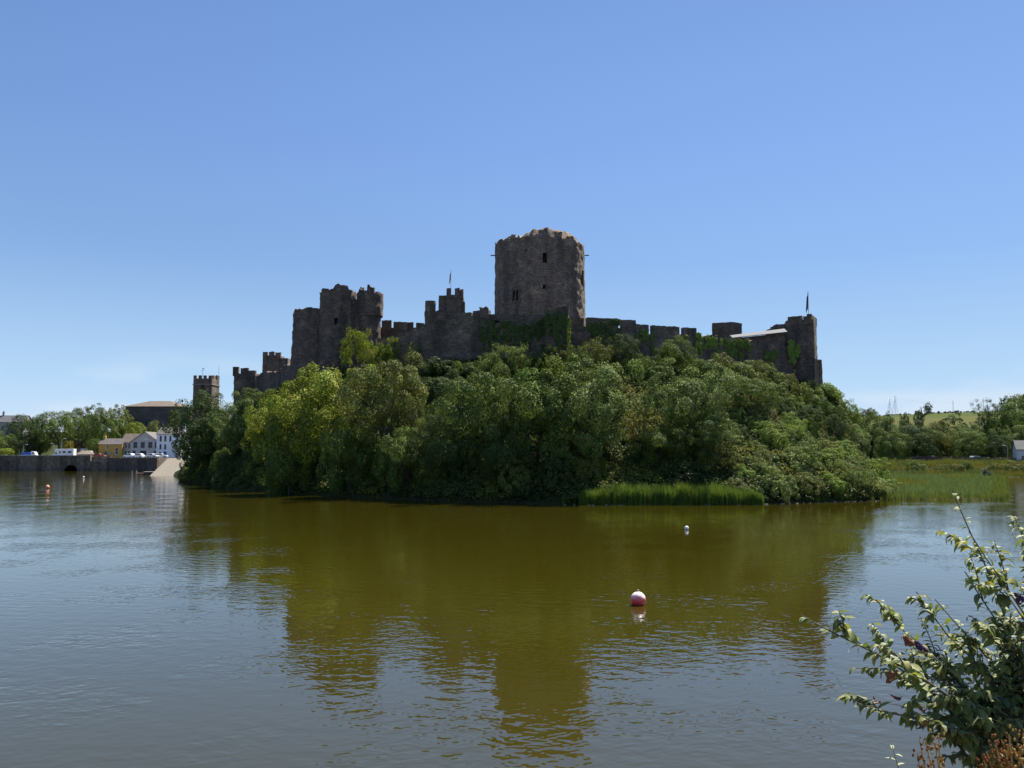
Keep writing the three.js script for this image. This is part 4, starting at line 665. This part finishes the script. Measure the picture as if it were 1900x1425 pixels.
{
  const D = 306, t = thing('motorhome', 'white motorhome crossing the stone bridge at left', 'motorhome', [X(119, D, 845), ROAD, -D], Math.PI);
  part('body', carBody([[-3.6, .5], [1.9, .5], [1.9, 1.95], [2.6, 2.15], [2.75, 2.6], [2.5, 2.92], [-3.6, 3.0]], 2.2, .1), paint(.78, .78, .76), t);
  part('cab', carBody([[1.8, .5], [3.6, .5], [3.65, 1.1], [2.9, 1.3], [2.3, 1.98], [1.8, 1.98]], 1.95, .08), paint(.76, .76, .75), t);
  for (const s of [-1, 1]) { for (const [x, w] of [[-2.4, 1.3], [-.5, 1.0], [.95, .5]]) part('side_window', box(w, .62, .03, x, 2.0, s * 1.11), M.glass, t); part('side_window', box(.7, .5, .03, 2.2, 1.55, s * .985), M.glass, t); part('stripe', box(5.2, .08, .02, -.9, 1.35, s * 1.108), std(.3, .3, .32), t); }
  const ws = new THREE.BoxGeometry(.03, .85, 1.7); ws.rotateZ(.75); ws.translate(2.68, 1.62, 0); part('windscreen', ws, M.glass, t);
  for (const [x, z] of [[-2, -.9], [-2, .9], [2.6, -.85], [2.6, .85]]) wheel(t, x, z, .36);
}
{
  const D = 305, t = thing('pickup_truck', 'white pickup with a bright blue load on the bridge at far left', 'pickup', [X(55, D, 845), ROAD, -D], 0);
  part('chassis', carBody([[-2.6, .45], [2.5, .45], [2.55, .95], [-2.6, .95]], 1.8), paint(.7, .72, .74), t);
  part('cab', carBody([[.9, .9], [2.5, .9], [2.3, 1.25], [1.9, 2.0], [1.0, 2.1]], 1.65), paint(.75, .77, .78), t);
  for (const s of [-1, 1]) part('side_window', box(.7, .5, .03, 1.5, 1.6, s * .83), M.glass, t);
  part('load', box(3.2, .95, 1.6, -.95, 1.42, 0, .08), std(.03, .1, .5, .6), t);
  for (const [x, z] of [[-1.7, -.8], [-1.7, .8], [1.7, -.8], [1.7, .8]]) wheel(t, x, z, .36);
}
{
  const D = 309, t = thing('site_hut', 'low hut with a pale brown roof between the motorhome and yellow cottage', 'hut', [X(157, D, 845), ROAD, -D]);
  part('wall', box(5.6, 1.2, 3, 0, .6, -1.5), std(.2, .17, .14), t);
  const g = new THREE.CylinderGeometry(1.9, 4.2, 1.3, 4, 1).rotateY(Math.PI / 4); g.scale(1.05, 1, .6); g.translate(0, 1.86, -1.5); part('roof', g, std(.33, .26, .21, .9, { map: grainTex }), t);
  const v = thing('white_van', 'white van roof showing behind the low hut', 'van', [X(155, 322, 840), ROAD + 1.2, -322], 0);
  part('body', carBody([[-1.9, .3], [2, .3], [2.1, 1.0], [1.5, 1.2], [1.1, 1.9], [-1.9, 2.0]], 1.8), paint(.75, .76, .78), v);
  for (const s of [-1, 1]) part('side_window', box(.7, .4, .03, .9, 1.5, s * .905), M.glass, v);
  for (const [x, z] of [[-1.2, -.8], [-1.2, .8], [1.3, -.8], [1.3, .8]]) wheel(v, x, z, .34);
}
function lamp(label, u, vTop, D, base, arm = 1) {
  const p = at(u, vTop, D), h = p.y - base, t = thing('street_lamp', label, 'street lamp', [p.x, base, -D]);
  part('post', mergeGeometries([new THREE.CylinderGeometry(.06, .1, h, 8).translate(0, h / 2, 0), tube([V(0, h, 0), V(arm * .3, h + .18, 0), V(arm * .8, h + .2, 0)], .045, .04, 6, 6)]), M.metal, t);
  part('lamp_head', box(.7, .16, .3, arm * 1.0, h + .2, 0, .05), std(.6, .6, .6, .5), t);
}
lamp('street lamp standing among the cars on the quay', 275, 816, 297, ROAD, -1);
lamp('street lamp directly left of the motorhome', 101, 824, 309, ROAD, -1);
lamp('tall street lamp above the motorhome', 115, 815, 313, ROAD, 1);
lamp('street lamp above the blue-loaded pickup', 44, 826, 309, ROAD, 1);
// trees behind the quay
const townTree = (label, u, v, D, w, leaf, kind = 'dense', low = .02) => tree('town_tree', label, u, v, D, w, kind, leaf, { low, group: 'trees behind the quay' });
townTree('dark copper-green tree below the grey roof at the left edge', 42, 771, 335, 14, 'farDark');
townTree('biggest round tree behind the bridge, above the motorhome', 112, 764, 325, 19, 'green', 'dense');
townTree('dark tree between the copper-green tree and the biggest round tree', 78, 768, 345, 10, 'farDark', 'dense');
townTree('tall tree right of the biggest round tree on the skyline', 148, 757, 350, 13, 'far');
townTree('green tree left of the large hall, above the yellow cottage', 196, 760, 330, 15, 'green');
townTree('skyline tree between the round tree and the large hall', 172, 756, 380, 12, 'farDark', 'far');
townTree('pale olive tree touching the left end of the large hall roof', 222, 752, 390, 12, 'olive', 'far');
townTree('bright shrubby tree in front of the hall behind the cream house', 252, 784, 335, 9, 'lime');
townTree('olive tree in front of the hall behind the white house', 284, 782, 338, 9.5, 'olive', 'dense');
townTree('small tree at the right corner of the hall by the hill', 340, 775, 372, 12, 'farDark', 'far');
townTree('light green tree cut by the left edge of the picture', -8, 800, 320, 13, 'green');
townTree('small bright bush behind the motorhome', 128, 818, 318, 4.5, 'yellow', 'dense');
townTree('small dark purple tree beside the bright bush by the bridge', 144, 815, 322, 6, 'purple', 'dense');
townTree('dark bush against the left side of the yellow cottage', 176, 814, 316, 6, 'green', 'dense');
townTree('low pale bush behind the bridge wall at the left edge', 10, 832, 312, 7, 'lime', 'shrub', -.2);
townTree('dark low trees base behind the blue-loaded pickup', 62, 800, 322, 13, 'farDark', 'broad', -.05);

// ------------------------------------------------------------ right-hand background
const wood = (label, u, v, D, w, leaf, kind = 'broad', low = 0) => tree('woodland_tree', label, u, v, D, w, kind, leaf, { low, group: 'trees on the right bank' });
wood('tall open-crowned tree with an ivy-dark trunk on the right skyline', 1833, 735, 300, 13, 'far', 'thin', .45);
wood('broad round tree at the right edge below the skyline wood', 1886, 745, 295, 21, 'green', 'broad');
wood('dark ivy column round the trunk of the tall open-crowned tree', 1836, 764, 299, 5.5, 'farDark', 'dense', 0);
wood('dark tree beside the foot of the castle hill slope', 1690, 792, 270, 13, 'farDark', 'broad');
wood('russet-tinged tree in the middle of the bank woodland', 1735, 789, 268, 12, 'olive', 'broad');
wood('pale grey-green tree right of the russet-tinged tree', 1775, 792, 272, 12, 'ash', 'ash');
wood('yellow-green tree above the parked cars on the right bank', 1803, 802, 262, 11, 'green', 'broad');
wood('dark rounded tree left of the white house', 1850, 808, 258, 9, 'farDark', 'dense');
wood('small dark tree at the end of the castle hill slope', 1655, 800, 262, 11, 'green', 'broad');
wood('shadowy tree behind the boundary wall, left of its middle', 1712, 806, 262, 9, 'dark', 'broad');
wood('tall dark spire-like tree among the bank woodland', 1703, 778, 282, 4.5, 'farDark', 'dense');
wood('tree behind the yellow-green tree below the field', 1808, 782, 320, 14, 'far', 'far');
wood('large tree behind the white house at the right edge', 1905, 790, 280, 14, 'green', 'broad');
wood('hedgerow tree left of the tall open tree, under the field', 1765, 775, 420, 16, 'farDark', 'far');
wood('bushy tree on the slope edge left of the field trees', 1612, 765, 300, 15, 'green', 'broad');
wood('second bushy tree on the slope edge below the pylons', 1640, 786, 300, 12, 'far', 'broad');
const fieldTree = (label, u, v, D, w, kind = 'far') => tree('field_tree', label, u, v, D, w, kind, 'farDark', { low: .02, group: 'trees in the hillside fields' });
fieldTree('dark round field tree left of the pair under the pylons', 1645, 769, 640, 7);
fieldTree('larger dark round field tree below the pylons', 1678, 766, 640, 8.5);
fieldTree('lone dark tree at the corner of the bright field', 1705, 757, 800, 9);
fieldTree('lone tree on the skyline ridge right of the pylons', 1721, 748, 1080, 10);
fieldTree('skyline wood tree, left of the group at the right edge', 1864, 735, 900, 13);
fieldTree('skyline wood tree, middle of the group at the right edge', 1884, 733, 900, 16);
fieldTree('skyline wood tree, right of the group at the right edge', 1906, 732, 900, 16);
fieldTree('low skyline trees left of the pylons', 1612, 757, 1050, 20);
{ // hedges along the field edges
  const r = rng(321), L = []; const line = (a, b, n, s) => { for (let i = 0; i < n; i++) { const f = r(), u = lerp(a[0], b[0], f), D = lerp(a[1], b[1], f) + (r() - .5) * 6, x = X(u, D, 770); L.push([x, GH(x, D) - .3, -D, r() * 6.28, s * (.6 + .8 * r()), 0, 0, .9 + .5 * r()]); } };
  line([1560, 1165], [2000, 1190], 260, 2.6); line([1600, 600], [1900, 560], 520, 3.4); line([1700, 850], [1725, 1170], 110, 2.2); line([1560, 900], [1650, 620], 160, 3); line([1640, 380], [1920, 370], 420, 3.6); line([0, 600], [420, 600], 300, 4);
  scatter('field_hedge', 'dark hedgerows dividing the green fields on the right hillside', 'hedge', sprayGeo(81, 70, .32, .8, 1, .6), leafMat(.055, .08, .03), L);
}
function pylon(label, u, vTop, D) {
  const p = at(u, vTop, D), b = GH(p.x, D), h = p.y - b, t = thing('pylon', label, 'pylon', [p.x, b, -D], .4, 'pylons on the ridge'), gs = [], w = h * .11, r = .16;
  const leg = (sx, sz) => tube([V(sx * w, 0, sz * w), V(sx * w * .28, h * .72, sz * w * .28), V(0, h, 0)], r, r * .6, 6, 4);
  for (const [sx, sz] of [[-1, -1], [1, -1], [1, 1], [-1, 1]]) part('leg', leg(sx, sz), M.metal, t);
  for (let k = 0; k < 7; k++) { const a = w * lerp(1, .28, k / 7), c = w * lerp(1, .28, (k + 1) / 7), y0 = h * .72 * k / 7, y1 = h * .72 * (k + 1) / 7; for (const z of [-1, 1]) { gs.push(tube([V(-a, y0, z * a), V(c, y1, z * c)], r * .5, r * .5, 1, 4)); gs.push(tube([V(a, y0, z * a), V(-c, y1, z * c)], r * .5, r * .5, 1, 4)); } }
  part('lattice', mergeGeometries(gs), M.metal, t);
  for (const f of [.72, .82, .92]) part('cross_arm', mergeGeometries([tube([V(-h * .13, h * f, 0), V(h * .13, h * f, 0)], r * .8, r * .8, 1, 4), tube([V(-h * .13, h * f, 0), V(0, h * (f + .05), 0)], r * .5, r * .5, 1, 4), tube([V(h * .13, h * f, 0), V(0, h * (f + .05), 0)], r * .5, r * .5, 1, 4)]), M.metal, t);
}
pylon('electricity pylon on the ridge, the left and shorter of two', 1650, 739, 1150);
pylon('electricity pylon on the ridge, the right and taller of two', 1660, 734, 1120);
{ const a = at(1660, 738, 1120), b = at(1768, 744, 1200), t = thing('power_line', 'thin power lines running right from the pylons over the ridge', 'power line'); for (const o of [0, 2.2]) part('wire', tube([V(a.x, a.y - o, a.z), V((a.x + b.x) / 2, (a.y + b.y) / 2 - 2.5 - o, (a.z + b.z) / 2), V(b.x, b.y - o, b.z)], .06, .06, 12, 4), M.metal, t); const g = GH(b.x, 1200); part('pole', new THREE.CylinderGeometry(.2, .25, b.y - g + 1, 6).translate(b.x, (b.y + g) / 2, b.z), M.bark, t); }
{
  const t = thing('boundary_wall', 'low dark stone wall along the road on the right bank', 'boundary wall');
  part('wall', wallGeo({ path: [[X(1690, 258, 845), 258], [X(1760, 252, 845), 252], [X(1860, 250, 845), 250], [X(1910, 248, 845), 248]], base: 1.5, top: f => lerp(5.0, 4.4, f), thick: .6, cell: .5, rag: .12, rough: .08, seed: 301 }).geo, M.gate, t);
  settle(t, X(1790, 252, 845), 1.5, 252);
}
house('white house with a dark roof at the right edge behind the marsh', 1921, 246, { w: 9, d: 7, eaves: 4.2, ridge: 6.6, base: 2.7, wall: std(.6, .6, .58), roof: std(.1, .1, .105, .85, { map: grainTex }), windows: [[-3, 1.2, 1, 1.3], [-.5, 1.2, 1, 1.3], [2, 1.2, 1, 1.3]], doors: [[-1.7, 0, .9, 2]], turn: -.35 });
lamp('street lamp in front of the white house at the right edge', 1869, 828, 244, 2.7, -1);
car('white parked car on the right bank before the dark trees', 1812, 256, paint(.72, .73, .76), .1, { base: 3.6 });
car('pale blue car behind the boundary wall on the right bank', 1729, 262, paint(.5, .56, .64), 0, { base: 3.7 });
{
  const a = at(1822, 874, 216), b = at(1854, 888, 213), t = thing('timber_beam', 'sloping pale timber beam resting at the far right waterline', 'timber beam');
  const g = box(a.distanceTo(b), .42, .42, 0, 0, 0, .05); g.rotateZ(Math.atan2(b.y - a.y, b.x - a.x)); g.translate((a.x + b.x) / 2, (a.y + b.y) / 2 + .15, (a.z + b.z) / 2); part('beam', g, std(.35, .32, .26, .9, { map: grainTex }), t);
  const q = box(a.distanceTo(b) * .85, .9, .25); q.rotateZ(Math.atan2(b.y - a.y, b.x - a.x)); q.translate((a.x + b.x) / 2 - .3, (a.y + b.y) / 2 - .5, (a.z + b.z) / 2 - .2); part('board', q, std(.06, .055, .05), t);
  settle(t, (a.x + b.x) / 2, 0, 214);
}
[[1700, 858, 231, 5], [1742, 864, 229, 4], [1776, 861, 230, 4.4], [1792, 856, 233, 3.4], [1846, 862, 231, 4], [1880, 858, 228, 6]].forEach(([u, v, D, w], i) => tree('bank_bush', `scrubby bush on the grassy far right bank, ${ORD[i]}${i ? ' from left' : ''}`, u, v, D, w, 'shrub', i % 3 ? 'olive' : 'green', { group: 'bushes on the far right bank', low: -.3, category: 'bush' }));
{ // stones along the lit shore
  const r = rng(31), geo = [0, 1, 2].map(k => { const g = new THREE.IcosahedronGeometry(.3, 2), p = g.attributes.position; for (let i = 0; i < p.count; i++) { const s = 1 + .35 * N(p.getX(i) * 3 + k * 5, p.getY(i) * 3, p.getZ(i) * 3); p.setXYZ(i, p.getX(i) * s * 1.4, p.getY(i) * s * .5, p.getZ(i) * s); } g.computeVertexNormals(); return g; });
  const L = []; for (let i = 0; i < 110; i++) { const x = lerp(6, 50, r()), d = x < 29 ? lerp(103.9, 102.2, r()) : lerp(104, 112, (x - 29) / 18) + .5 - r() * 1.3; L.push([x, .02, -d, r() * 6.28, .22 + .75 * r() * r() * r()]); }
  scatter('shore_stones', 'pale stones and mud strewn along the right waterline', 'stones', geo[0], std(.2, .18, .13, .95), L);
}

// ------------------------------------------------------------ buoys
function buoy(label, u, v, r, color) {
  const D = EYE * FOCAL / (v - 840), t = thing('mooring_buoy', label, 'buoy', [X(u, D, v), 0, -D]);
  const g = new THREE.SphereGeometry(r, 32, 24); g.translate(0, r * .72, 0); part('ball', g, color, t);
  part('eye', new THREE.TorusGeometry(r * .14, r * .05, 8, 16).translate(0, r * 1.8, 0), M.metal, t);
  part('seam', new THREE.TorusGeometry(r * 1.003, r * .012, 6, 40).rotateY(Math.PI / 2 - .35).translate(0, r * .72, 0), std(.25, .05, .07), t);
}
const bleach = (() => { const a = tileNoise(256, 8, 4, 4); return tex(256, 256, (i, j) => { const v = clamp(j / 256 + .35 * (a[j * 256 + i] - .5)), t = smooth(.42, .74, v), s = smooth(.3, .2, v); const c = [lerp(.9, .92, t), lerp(.3, .82, t), lerp(.32, .8, t)]; return [c[0] * (1 - .75 * s), c[1] * (1 - .8 * s), c[2] * (1 - .8 * s)]; }, true); })();
buoy('large pink and bleached white mooring buoy floating in the near water', 1184, 1117, .3, new THREE.MeshPhysicalMaterial({ map: bleach, roughness: .45 }));
buoy('small white mooring buoy floating before the bright reeds', 1274, 981, .17, std(.75, .75, .73, .5));
buoy('small orange-pink mooring buoy floating off the bridge at left', 88, 905.5, .33, std(.8, .27, .2, .5));
buoy('tiny white mooring buoy below the bridge arch', 155, 886, .22, std(.8, .8, .78, .5));

// ------------------------------------------------------------ near bank
function leafGeo(seed, bend, width, fold) { // one lance-shaped leaf, 1 unit long along +x, folded on its midrib and curling down
  const r = rng(seed), n = 6, pos = [], uv = [], idx = [];
  for (let i = 0; i <= n; i++) { const t = i / n, a = bend * t, x = bend ? Math.sin(a) / bend : t, y = bend ? -(1 - Math.cos(a)) / bend : 0, w = width * Math.pow(Math.sin(Math.PI * Math.min(1, t * .92 + .05)), .8) * (1 - .35 * t), j = .012 * (r() - .5); pos.push(x, y + fold * w + j, -w, x, y, 0, x, y + fold * w - j, w); uv.push(t, 0, t, .5, t, 1); }
  for (let i = 0; i < n; i++) { const b = i * 3; idx.push(b, b + 1, b + 4, b, b + 4, b + 3, b + 1, b + 2, b + 5, b + 1, b + 5, b + 4); }
  const g = new THREE.BufferGeometry(); g.setAttribute('position', new THREE.Float32BufferAttribute(pos, 3)); g.setAttribute('uv', new THREE.Float32BufferAttribute(uv, 2)); g.setIndex(idx); g.computeVertexNormals(); return g;
}
{
  const LG = [leafGeo(1, 1.3, .21, .3), leafGeo(2, 2.0, .23, .35), leafGeo(3, .7, .2, .22), leafGeo(4, 2.6, .19, .5), leafGeo(5, 1.6, .26, .15)];
  const lm = (r, g, b, t) => new THREE.MeshPhysicalMaterial({ color: new THREE.Color().setRGB(r, g, b), roughness: .9, clearcoat: .12, clearcoatRoughness: .35, transmission: t, thickness: 0, side: THREE.DoubleSide });
  const mats = [lm(.16, .2, .03, .48), lm(.22, .245, .032, .5), lm(.115, .15, .03, .42), lm(.25, .235, .033, .5)], dead = lm(.14, .05, .025, .2);
  const root = at(1930, 1470, 5.2), t = thing('leafy_shrub', 'leafy green shrub with arching branches in the near right corner', 'shrub', [root.x, GH(root.x, 5.2) - .05, root.z]), o = t.position;
  const r = rng(2024), big = [], rest = [[], [], [], []], e = new THREE.Euler(), q = new THREE.Quaternion(), mtx = new THREE.Matrix4();
  const leafAt = (p, dir, len, k, g, prime) => {
    const yaw = Math.atan2(-dir.z, dir.x), pit = Math.asin(clamp(dir.y, -1, 1)); e.set((r() - .5) * 1.2, yaw, pit, 'YZX'); q.setFromEuler(e); mtx.compose(p, q, V(len, len, len * (.85 + .4 * r())));
    if (prime && big.length < 290) { const m = part('leaf', LG[g], mats[k] , t); m.applyMatrix4(mtx); big.push(m); } else rest[k].push(LG[g].clone().applyMatrix4(mtx));
  };
  function dress(curve, from, n, size, prime) {
    const p = V(), tg = V(), s = V();
    for (let i = 0; i < n; i++) { const f = lerp(from, 1, (i + .5 * r()) / n); curve.getPointAt(f, p); curve.getTangentAt(f, tg);
      for (const sg of [-1, 1]) { const a = r() * 6.28; s.set(Math.cos(a), .25 * (r() - .3), Math.sin(a)).addScaledVector(tg, .8); if (i % 2) s.z += sg * .8; else s.x += sg * .8; s.normalize(); leafAt(p, s, size * (1.15 - .55 * f) * (.7 + .6 * r()), r() < .42 ? 0 : r() < .45 ? 1 : r() < .75 ? 2 : 3, r() < .35 ? 1 : r() < .4 ? 0 : r() < .4 ? 2 : r() < .5 ? 4 : 3, prime); } }
  }
  const rel = (u, v, D) => at(u, v, D).sub(o);
  const tips = [[1484, 1140, 4.7, 1], [1548, 1160, 4.9, 1], [1626, 1113, 5.0, 1], [1700, 1098, 5.2, 1], [1735, 1112, 5.5, 1], [1768, 912, 5.3, 1], [1797, 985, 5.0, 1], [1790, 1060, 5.2, 1], [1843, 1062, 5.0, 1], [1880, 952, 5.3, 1], [1905, 990, 5.0, 1], [1592, 1305, 4.6, 1], [1640, 1240, 4.8, 1], [1712, 1330, 4.7, 1], [1690, 1180, 5.0, 1], [1915, 1060, 5.2, 0], [1760, 1180, 5.2, 0], [1810, 1150, 5.0, 0], [1860, 1160, 5.1, 0], [1730, 1250, 5, 0], [1780, 1290, 4.9, 0], [1830, 1250, 5.1, 0], [1890, 1230, 5.0, 0], [1760, 1350, 4.8, 0], [1850, 1330, 5, 0], [1940, 1150, 5.1, 0], [1950, 1280, 5, 0], [1910, 1340, 5.1, 0], [1800, 1390, 4.8, 0]];
  tips.forEach(([u, v, D, prime], i) => {
    const a = V((r() - .5) * .5, .05, (r() - .5) * .4), b = rel(u, v, D), mid = a.clone().lerp(b, .5).add(V(.16, .3 + .12 * r(), .1 * (r() - .5)));
    const curve = new THREE.CatmullRomCurve3([a, mid, b]); part('branch', tube([a, mid, b], .014, .003, 14, 5), M.paleBark, t);
    dress(curve, prime ? .38 : .2, prime ? 24 : 40, .108, !!prime);
    const nt = prime ? 6 : 16; for (let k = 0; k < nt; k++) { const f = .3 + .62 * (k + r()) / nt, p = curve.getPointAt(f), tg = curve.getTangentAt(f), end = p.clone().addScaledVector(tg, .1 + .12 * r()).add(V((r() - .6) * .32, (r() - .35) * .26, (r() - .5) * .4)), c2 = new THREE.CatmullRomCurve3([p, p.clone().lerp(end, .5).add(V(0, .03, 0)), end]); part('twig', tube(c2.points, .005, .002, 6, 4), M.paleBark, t); dress(c2, .1, 11, .092, false); }
  });
  const flower = (u, v, D, len, col, droop) => { const p = rel(u, v, D), gs = []; for (let i = 0; i < 60; i++) { const f = r(), a = r() * 6.28, w = .022 * (1 - .75 * f); gs.push(new THREE.IcosahedronGeometry(.0075, 0).translate(p.x + Math.cos(a) * w - f * len * .5, p.y + (droop ? -1 : .8) * f * len + Math.sin(a) * w * .4, p.z + Math.sin(a) * w)); } part('flower_spike', mergeGeometries(gs), col, t).userData.kind = 'stuff'; };
  const purple = std(.06, .025, .075, .8), rust = std(.2, .08, .035, .9), brown = std(.09, .035, .02, .9);
  flower(1712, 1208, 4.7, .06, purple); flower(1897, 1118, 4.8, .06, purple); flower(1690, 1198, 4.8, .06, rust); flower(1658, 1245, 4.7, .06, rust, 1);
  for (const [u, v] of [[1596, 1300], [1632, 1300], [1672, 1292], [1712, 1312], [1714, 1335]]) { const p = rel(u, v, 4.65), c = LG[3].clone(); mtx.compose(p, new THREE.Quaternion().setFromEuler(new THREE.Euler(r(), r() * 6, -1.1)), V(.085, .085, .07)); c.applyMatrix4(mtx); part('withered_leaf', c, dead, t); }
  rest.forEach((l, k) => { if (l.length) { const m = part('foliage', mergeGeometries(l), mats[k], t); m.userData.kind = 'stuff'; } });
}
{ // dry seed-head plants in the corner
  const r = rng(808), straw = std(.42, .27, .1, .9), seed = [std(.2, .075, .014, .9), std(.3, .14, .025, .9), std(.4, .27, .07, .9)];
  const dock = (label, list, group) => { const [u0, v0, D0] = list[0], p0 = at(u0, v0, D0), t = thing('seed_head_plant', label, 'dry plant', [p0.x, Math.min(p0.y, GH(p0.x, D0)), p0.z]), o = t.position;
    list.slice(1).forEach(([u, v, D, n0, s]) => { const n = n0 * 2; const b = at(u, v, D).sub(o), a = at(u0, v0, D0).sub(o); a.y = 0; a.x += (r() - .5) * .1; const m = a.clone().lerp(b, .55).add(V((r() - .5) * .05, .06, 0)); part('stem', tube([a, m, b], .006, .003, 8, 5), straw, t);
      const gs = []; for (let i = 0; i < n; i++) { const f = r(), q = m.clone().lerp(b, .45 + .6 * f).add(V((r() - .5) * .06, (r() - .5) * .05, (r() - .5) * .06)); gs.push(new THREE.IcosahedronGeometry(.0058 * (.5 + .9 * r()), 0).scale(1, 1.5, .8).translate(q.x, q.y, q.z)); } part('seed_head', mergeGeometries(gs), seed[s], t).userData.kind = 'stuff'; }); };
  dock('rusty seed-head plant at the near right corner under the shrub', [[1885, 1440, 4.3], [1845, 1378, 4.2, 26, 0], [1830, 1395, 4.2, 20, 0], [1858, 1372, 4.3, 24, 0], [1868, 1392, 4.2, 16, 1], [1825, 1410, 4.2, 18, 0]]);
  dock('straw-coloured seed-head plant at the far bottom right corner', [[1915, 1440, 4.2], [1872, 1362, 4.25, 9, 2], [1898, 1360, 4.3, 12, 1], [1890, 1395, 4.2, 14, 1], [1905, 1385, 4.1, 12, 2]]);
  dock('thin dark-berried plant below the lower left of the shrub', [[1760, 1450, 4.5], [1706, 1372, 4.5, 7, 0], [1716, 1368, 4.5, 9, 0], [1735, 1378, 4.4, 14, 1], [1703, 1398, 4.5, 6, 0], [1712, 1418, 4.4, 8, 0], [1742, 1366, 4.5, 10, 2]]);
  const w = thing('green_weed', 'slender pale green weed at the bottom edge left of the shrub', 'weed', [at(1680, 1450, 4.4).x, at(1680, 1450, 4.4).y - .3, -4.4]), o = w.position, a = V(0, 0, 0), b = at(1654, 1380, 4.4).sub(o), m = a.clone().lerp(b, .6).add(V(.02, 0, 0)), lm = new THREE.MeshPhysicalMaterial({ color: new THREE.Color().setRGB(.2, .22, .07), roughness: .7, transmission: .35, thickness: 0, side: THREE.DoubleSide });
  part('stem', tube([a, m, b], .005, .002, 8, 5), lm, w); const lg = leafGeo(9, .8, .2, .2);
  for (let i = 0; i < 12; i++) { const f = .35 + .65 * i / 12, q = f < .6 ? a.clone().lerp(m, f / .6) : m.clone().lerp(b, (f - .6) / .4), g = lg.clone().scale(.05, .05, .05).rotateZ(.5).rotateY(i * 2.4).translate(q.x, q.y, q.z); part('leaf', g, lm, w); }
  const L = []; for (let i = 0; i < 1500; i++) { const x = lerp(-1.5, 4.5, r()), d = lerp(2.6, 6.2, r()), g = GH(x, d); if (g < 1.2) continue; L.push([x, g, -d, r() * 6.28, .09 + .09 * r(), 0, 0, 1]); }
  scatter('dry_grass', 'dry straw grass on the near bank at the bottom right', 'grass', reedGeo(7, 12, 1.4, 1.2), leafMat(.27, .2, .08, .3), L);
}
tree('tree', 'dense dark tree filling the middle of the left tip of the hill', 400, 768, 170, 11, 'dense', 'dark', { low: -.06 });
{ // bushes that would share a label are told apart by their order across the slope
  const by = {}; for (const o of scene.children) if (o.userData.group && o.userData.label) (by[o.userData.label] ??= []).push(o);
  for (const l of Object.values(by)) if (l.length > 1) l.sort((a, b) => a.position.x / a.position.z < b.position.x / b.position.z ? 1 : -1).forEach((o, i) => { o.userData.label += i ? `, ${ORD[i]} from left` : ', leftmost'; });
}
renderer.render(scene, camera);
